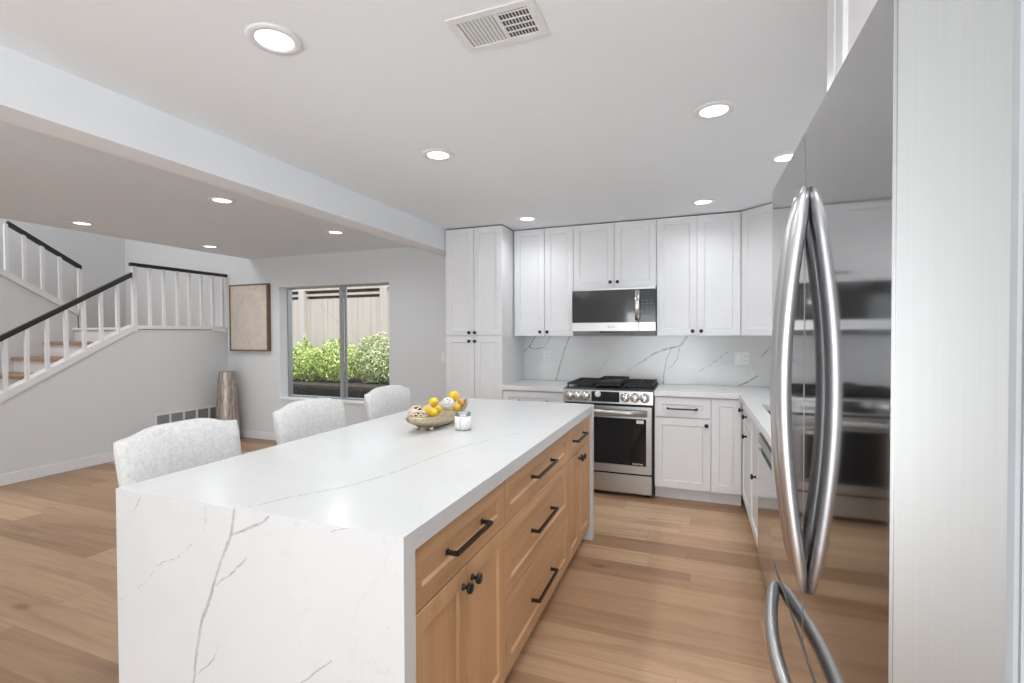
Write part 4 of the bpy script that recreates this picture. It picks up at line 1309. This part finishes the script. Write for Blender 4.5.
part(cd, 'wick', 'rubber_dark', lambda bm: lathe(bm, [(0, .072), (.0015, .072), (.0015, .080), (0, .080)], (CXc, CYc, IZ), (0, 0, 1), 8))

# ------------------------------------------------------------------ garden outside the window
struct('ground_outside', 'soil_dark', bx(-16, 4, YW + .2, 16, -.2, .05), 'dark garden soil outside the window', cat='ground')
struct('wall_planter', 'soil_dark', bx(-14, 2, 6.30, 6.5, .05, .56), 'low dark planter wall below the hedge')
struct('ground_planter', 'soil_dark', bx(-14, 2, 6.5, 7.9, .05, .55), 'planting bed behind the low wall', cat='ground')
fe = thing('garden_fence', 'pale wooden board fence with top rails outside the window', 'fence', (-6.3, 7.55, .6))
FY = 7.55
def boards(bm):
    x = -10.5
    rnd = random.Random(3)
    while x < -2.0:
        w = .145
        o = rnd.uniform(-.003, .003)
        box(bm, x, x + w - .006, FY + o, FY + .02 + o, .95, 2.10)
        x += w
part(fe, 'board_panel', 'fence_wood', boards)
part(fe, 'rail', 'fence_wood', bx(-10.5, -2, FY - .04, FY + .05, .86, .95))
part(fe, 'rail', 'fence_wood', bx(-10.5, -2, FY - .03, FY + .05, 2.155, 2.205))
part(fe, 'cap_rail', 'fence_wood', bx(-10.5, -2, FY - .07, FY + .09, 2.26, 2.32))
for q in (-9.5, -7.30, -5.37, -3.3):
    part(fe, 'post', 'fence_wood', bx(q - .075, q + .075, FY - .09, FY + .045, .55, 2.26))
part(fe, 'shade_backing', 'stem_brown', bx(-10.5, -2, FY + .052, FY + .07, 2.08, 2.27), 'dark strip standing in for shade behind the top rails')  # dark strip gives the gaps between the rails their shade
part(fe, 'kick_board', 'stem_brown', bx(-10.5, -2, FY, FY + .03, .55, .86))

def bush(label, cx, cy, cz, rx, ry, rz, n, mat, seed, leaf=.05):
    rnd = random.Random(seed)
    s_ = thing('hedge_shrub', label, 'shrub', (cx, cy, .55), 'shrubs outside the window')
    def leaves(bm):
        for i in range(n):
            while True:
                d = Vector((rnd.uniform(-1, 1), rnd.uniform(-1, 1), rnd.uniform(-1, 1)))
                if .45 < d.length < 1.0: break
            wob = 1 + .18 * math.sin(d.x * 7 + seed) * math.cos(d.z * 5 + seed)
            P = Vector((cx + d.x * rx * wob, cy + d.y * ry, max(.575, cz + d.z * rz * wob)))
            nrm = (d + Vector((rnd.uniform(-.9, .9), rnd.uniform(-.9, .9), rnd.uniform(-.3, 1.1)))).normalized()
            u, v2 = frame_axes(nrm)
            a = rnd.uniform(0, 6.28)
            e1 = u * math.cos(a) + v2 * math.sin(a); e2 = nrm.cross(e1)
            L = leaf * rnd.uniform(.7, 1.3); wd = L * .42
            vs = [bm.verts.new(P - e1 * L * .5), bm.verts.new(P + e2 * wd * .5 + nrm * .004), bm.verts.new(P + e1 * L * .5), bm.verts.new(P - e2 * wd * .5 + nrm * .004)]
            bm.faces.new(vs)
    part(s_, 'leaves', mat, leaves)
    def stems(bm):
        for q in range(5):
            a = rnd.uniform(0, 6.28)
            tube(bm, [(cx + math.cos(a) * .03, cy + math.sin(a) * .03, .55), (cx + math.cos(a) * rx * .35, cy + math.sin(a) * ry * .35, cz), (cx + math.cos(a) * rx * .6, cy + math.sin(a) * ry * .6, cz + rz * .6)], [.012, .008, .004], 6)
    part(s_, 'stems', 'stem_brown', stems)
bush('bright green shrub at the stair side of the garden window', -6.75, 6.95, .88, .55, .35, .36, 4200, 'leaf_green', 11)
bush('lush green shrub in the middle of the pane nearest the picture', -5.95, 6.92, .92, .50, .35, .38, 4200, 'leaf_green', 12)
bush('pale green shrub just past the window meeting stile', -5.10, 6.95, .98, .50, .35, .44, 4200, 'leaf_pale', 13)
bush('pale tall shrub at the window edge nearest the pantry', -4.40, 6.95, 1.0, .48, .35, .48, 4200, 'leaf_pale', 14)
bush('green shrub hidden mostly past the pantry edge of the window', -3.55, 6.95, .95, .5, .35, .42, 1200, 'leaf_green', 15)
bush('green shrub beyond the picture edge of the window', -7.75, 6.95, .9, .5, .35, .40, 1200, 'leaf_green', 16)
bush('thin dark sprig climbing the fence post', -7.05, 7.30, 1.18, .07, .05, .26, 160, 'leaf_green', 17, .045)
struct('trim_eave', 'house_white', bx(-4.9, 1.0, 8.9, 9.3, 2.36, 2.52), 'white eave of the neighbouring house above the fence', cat='eave')
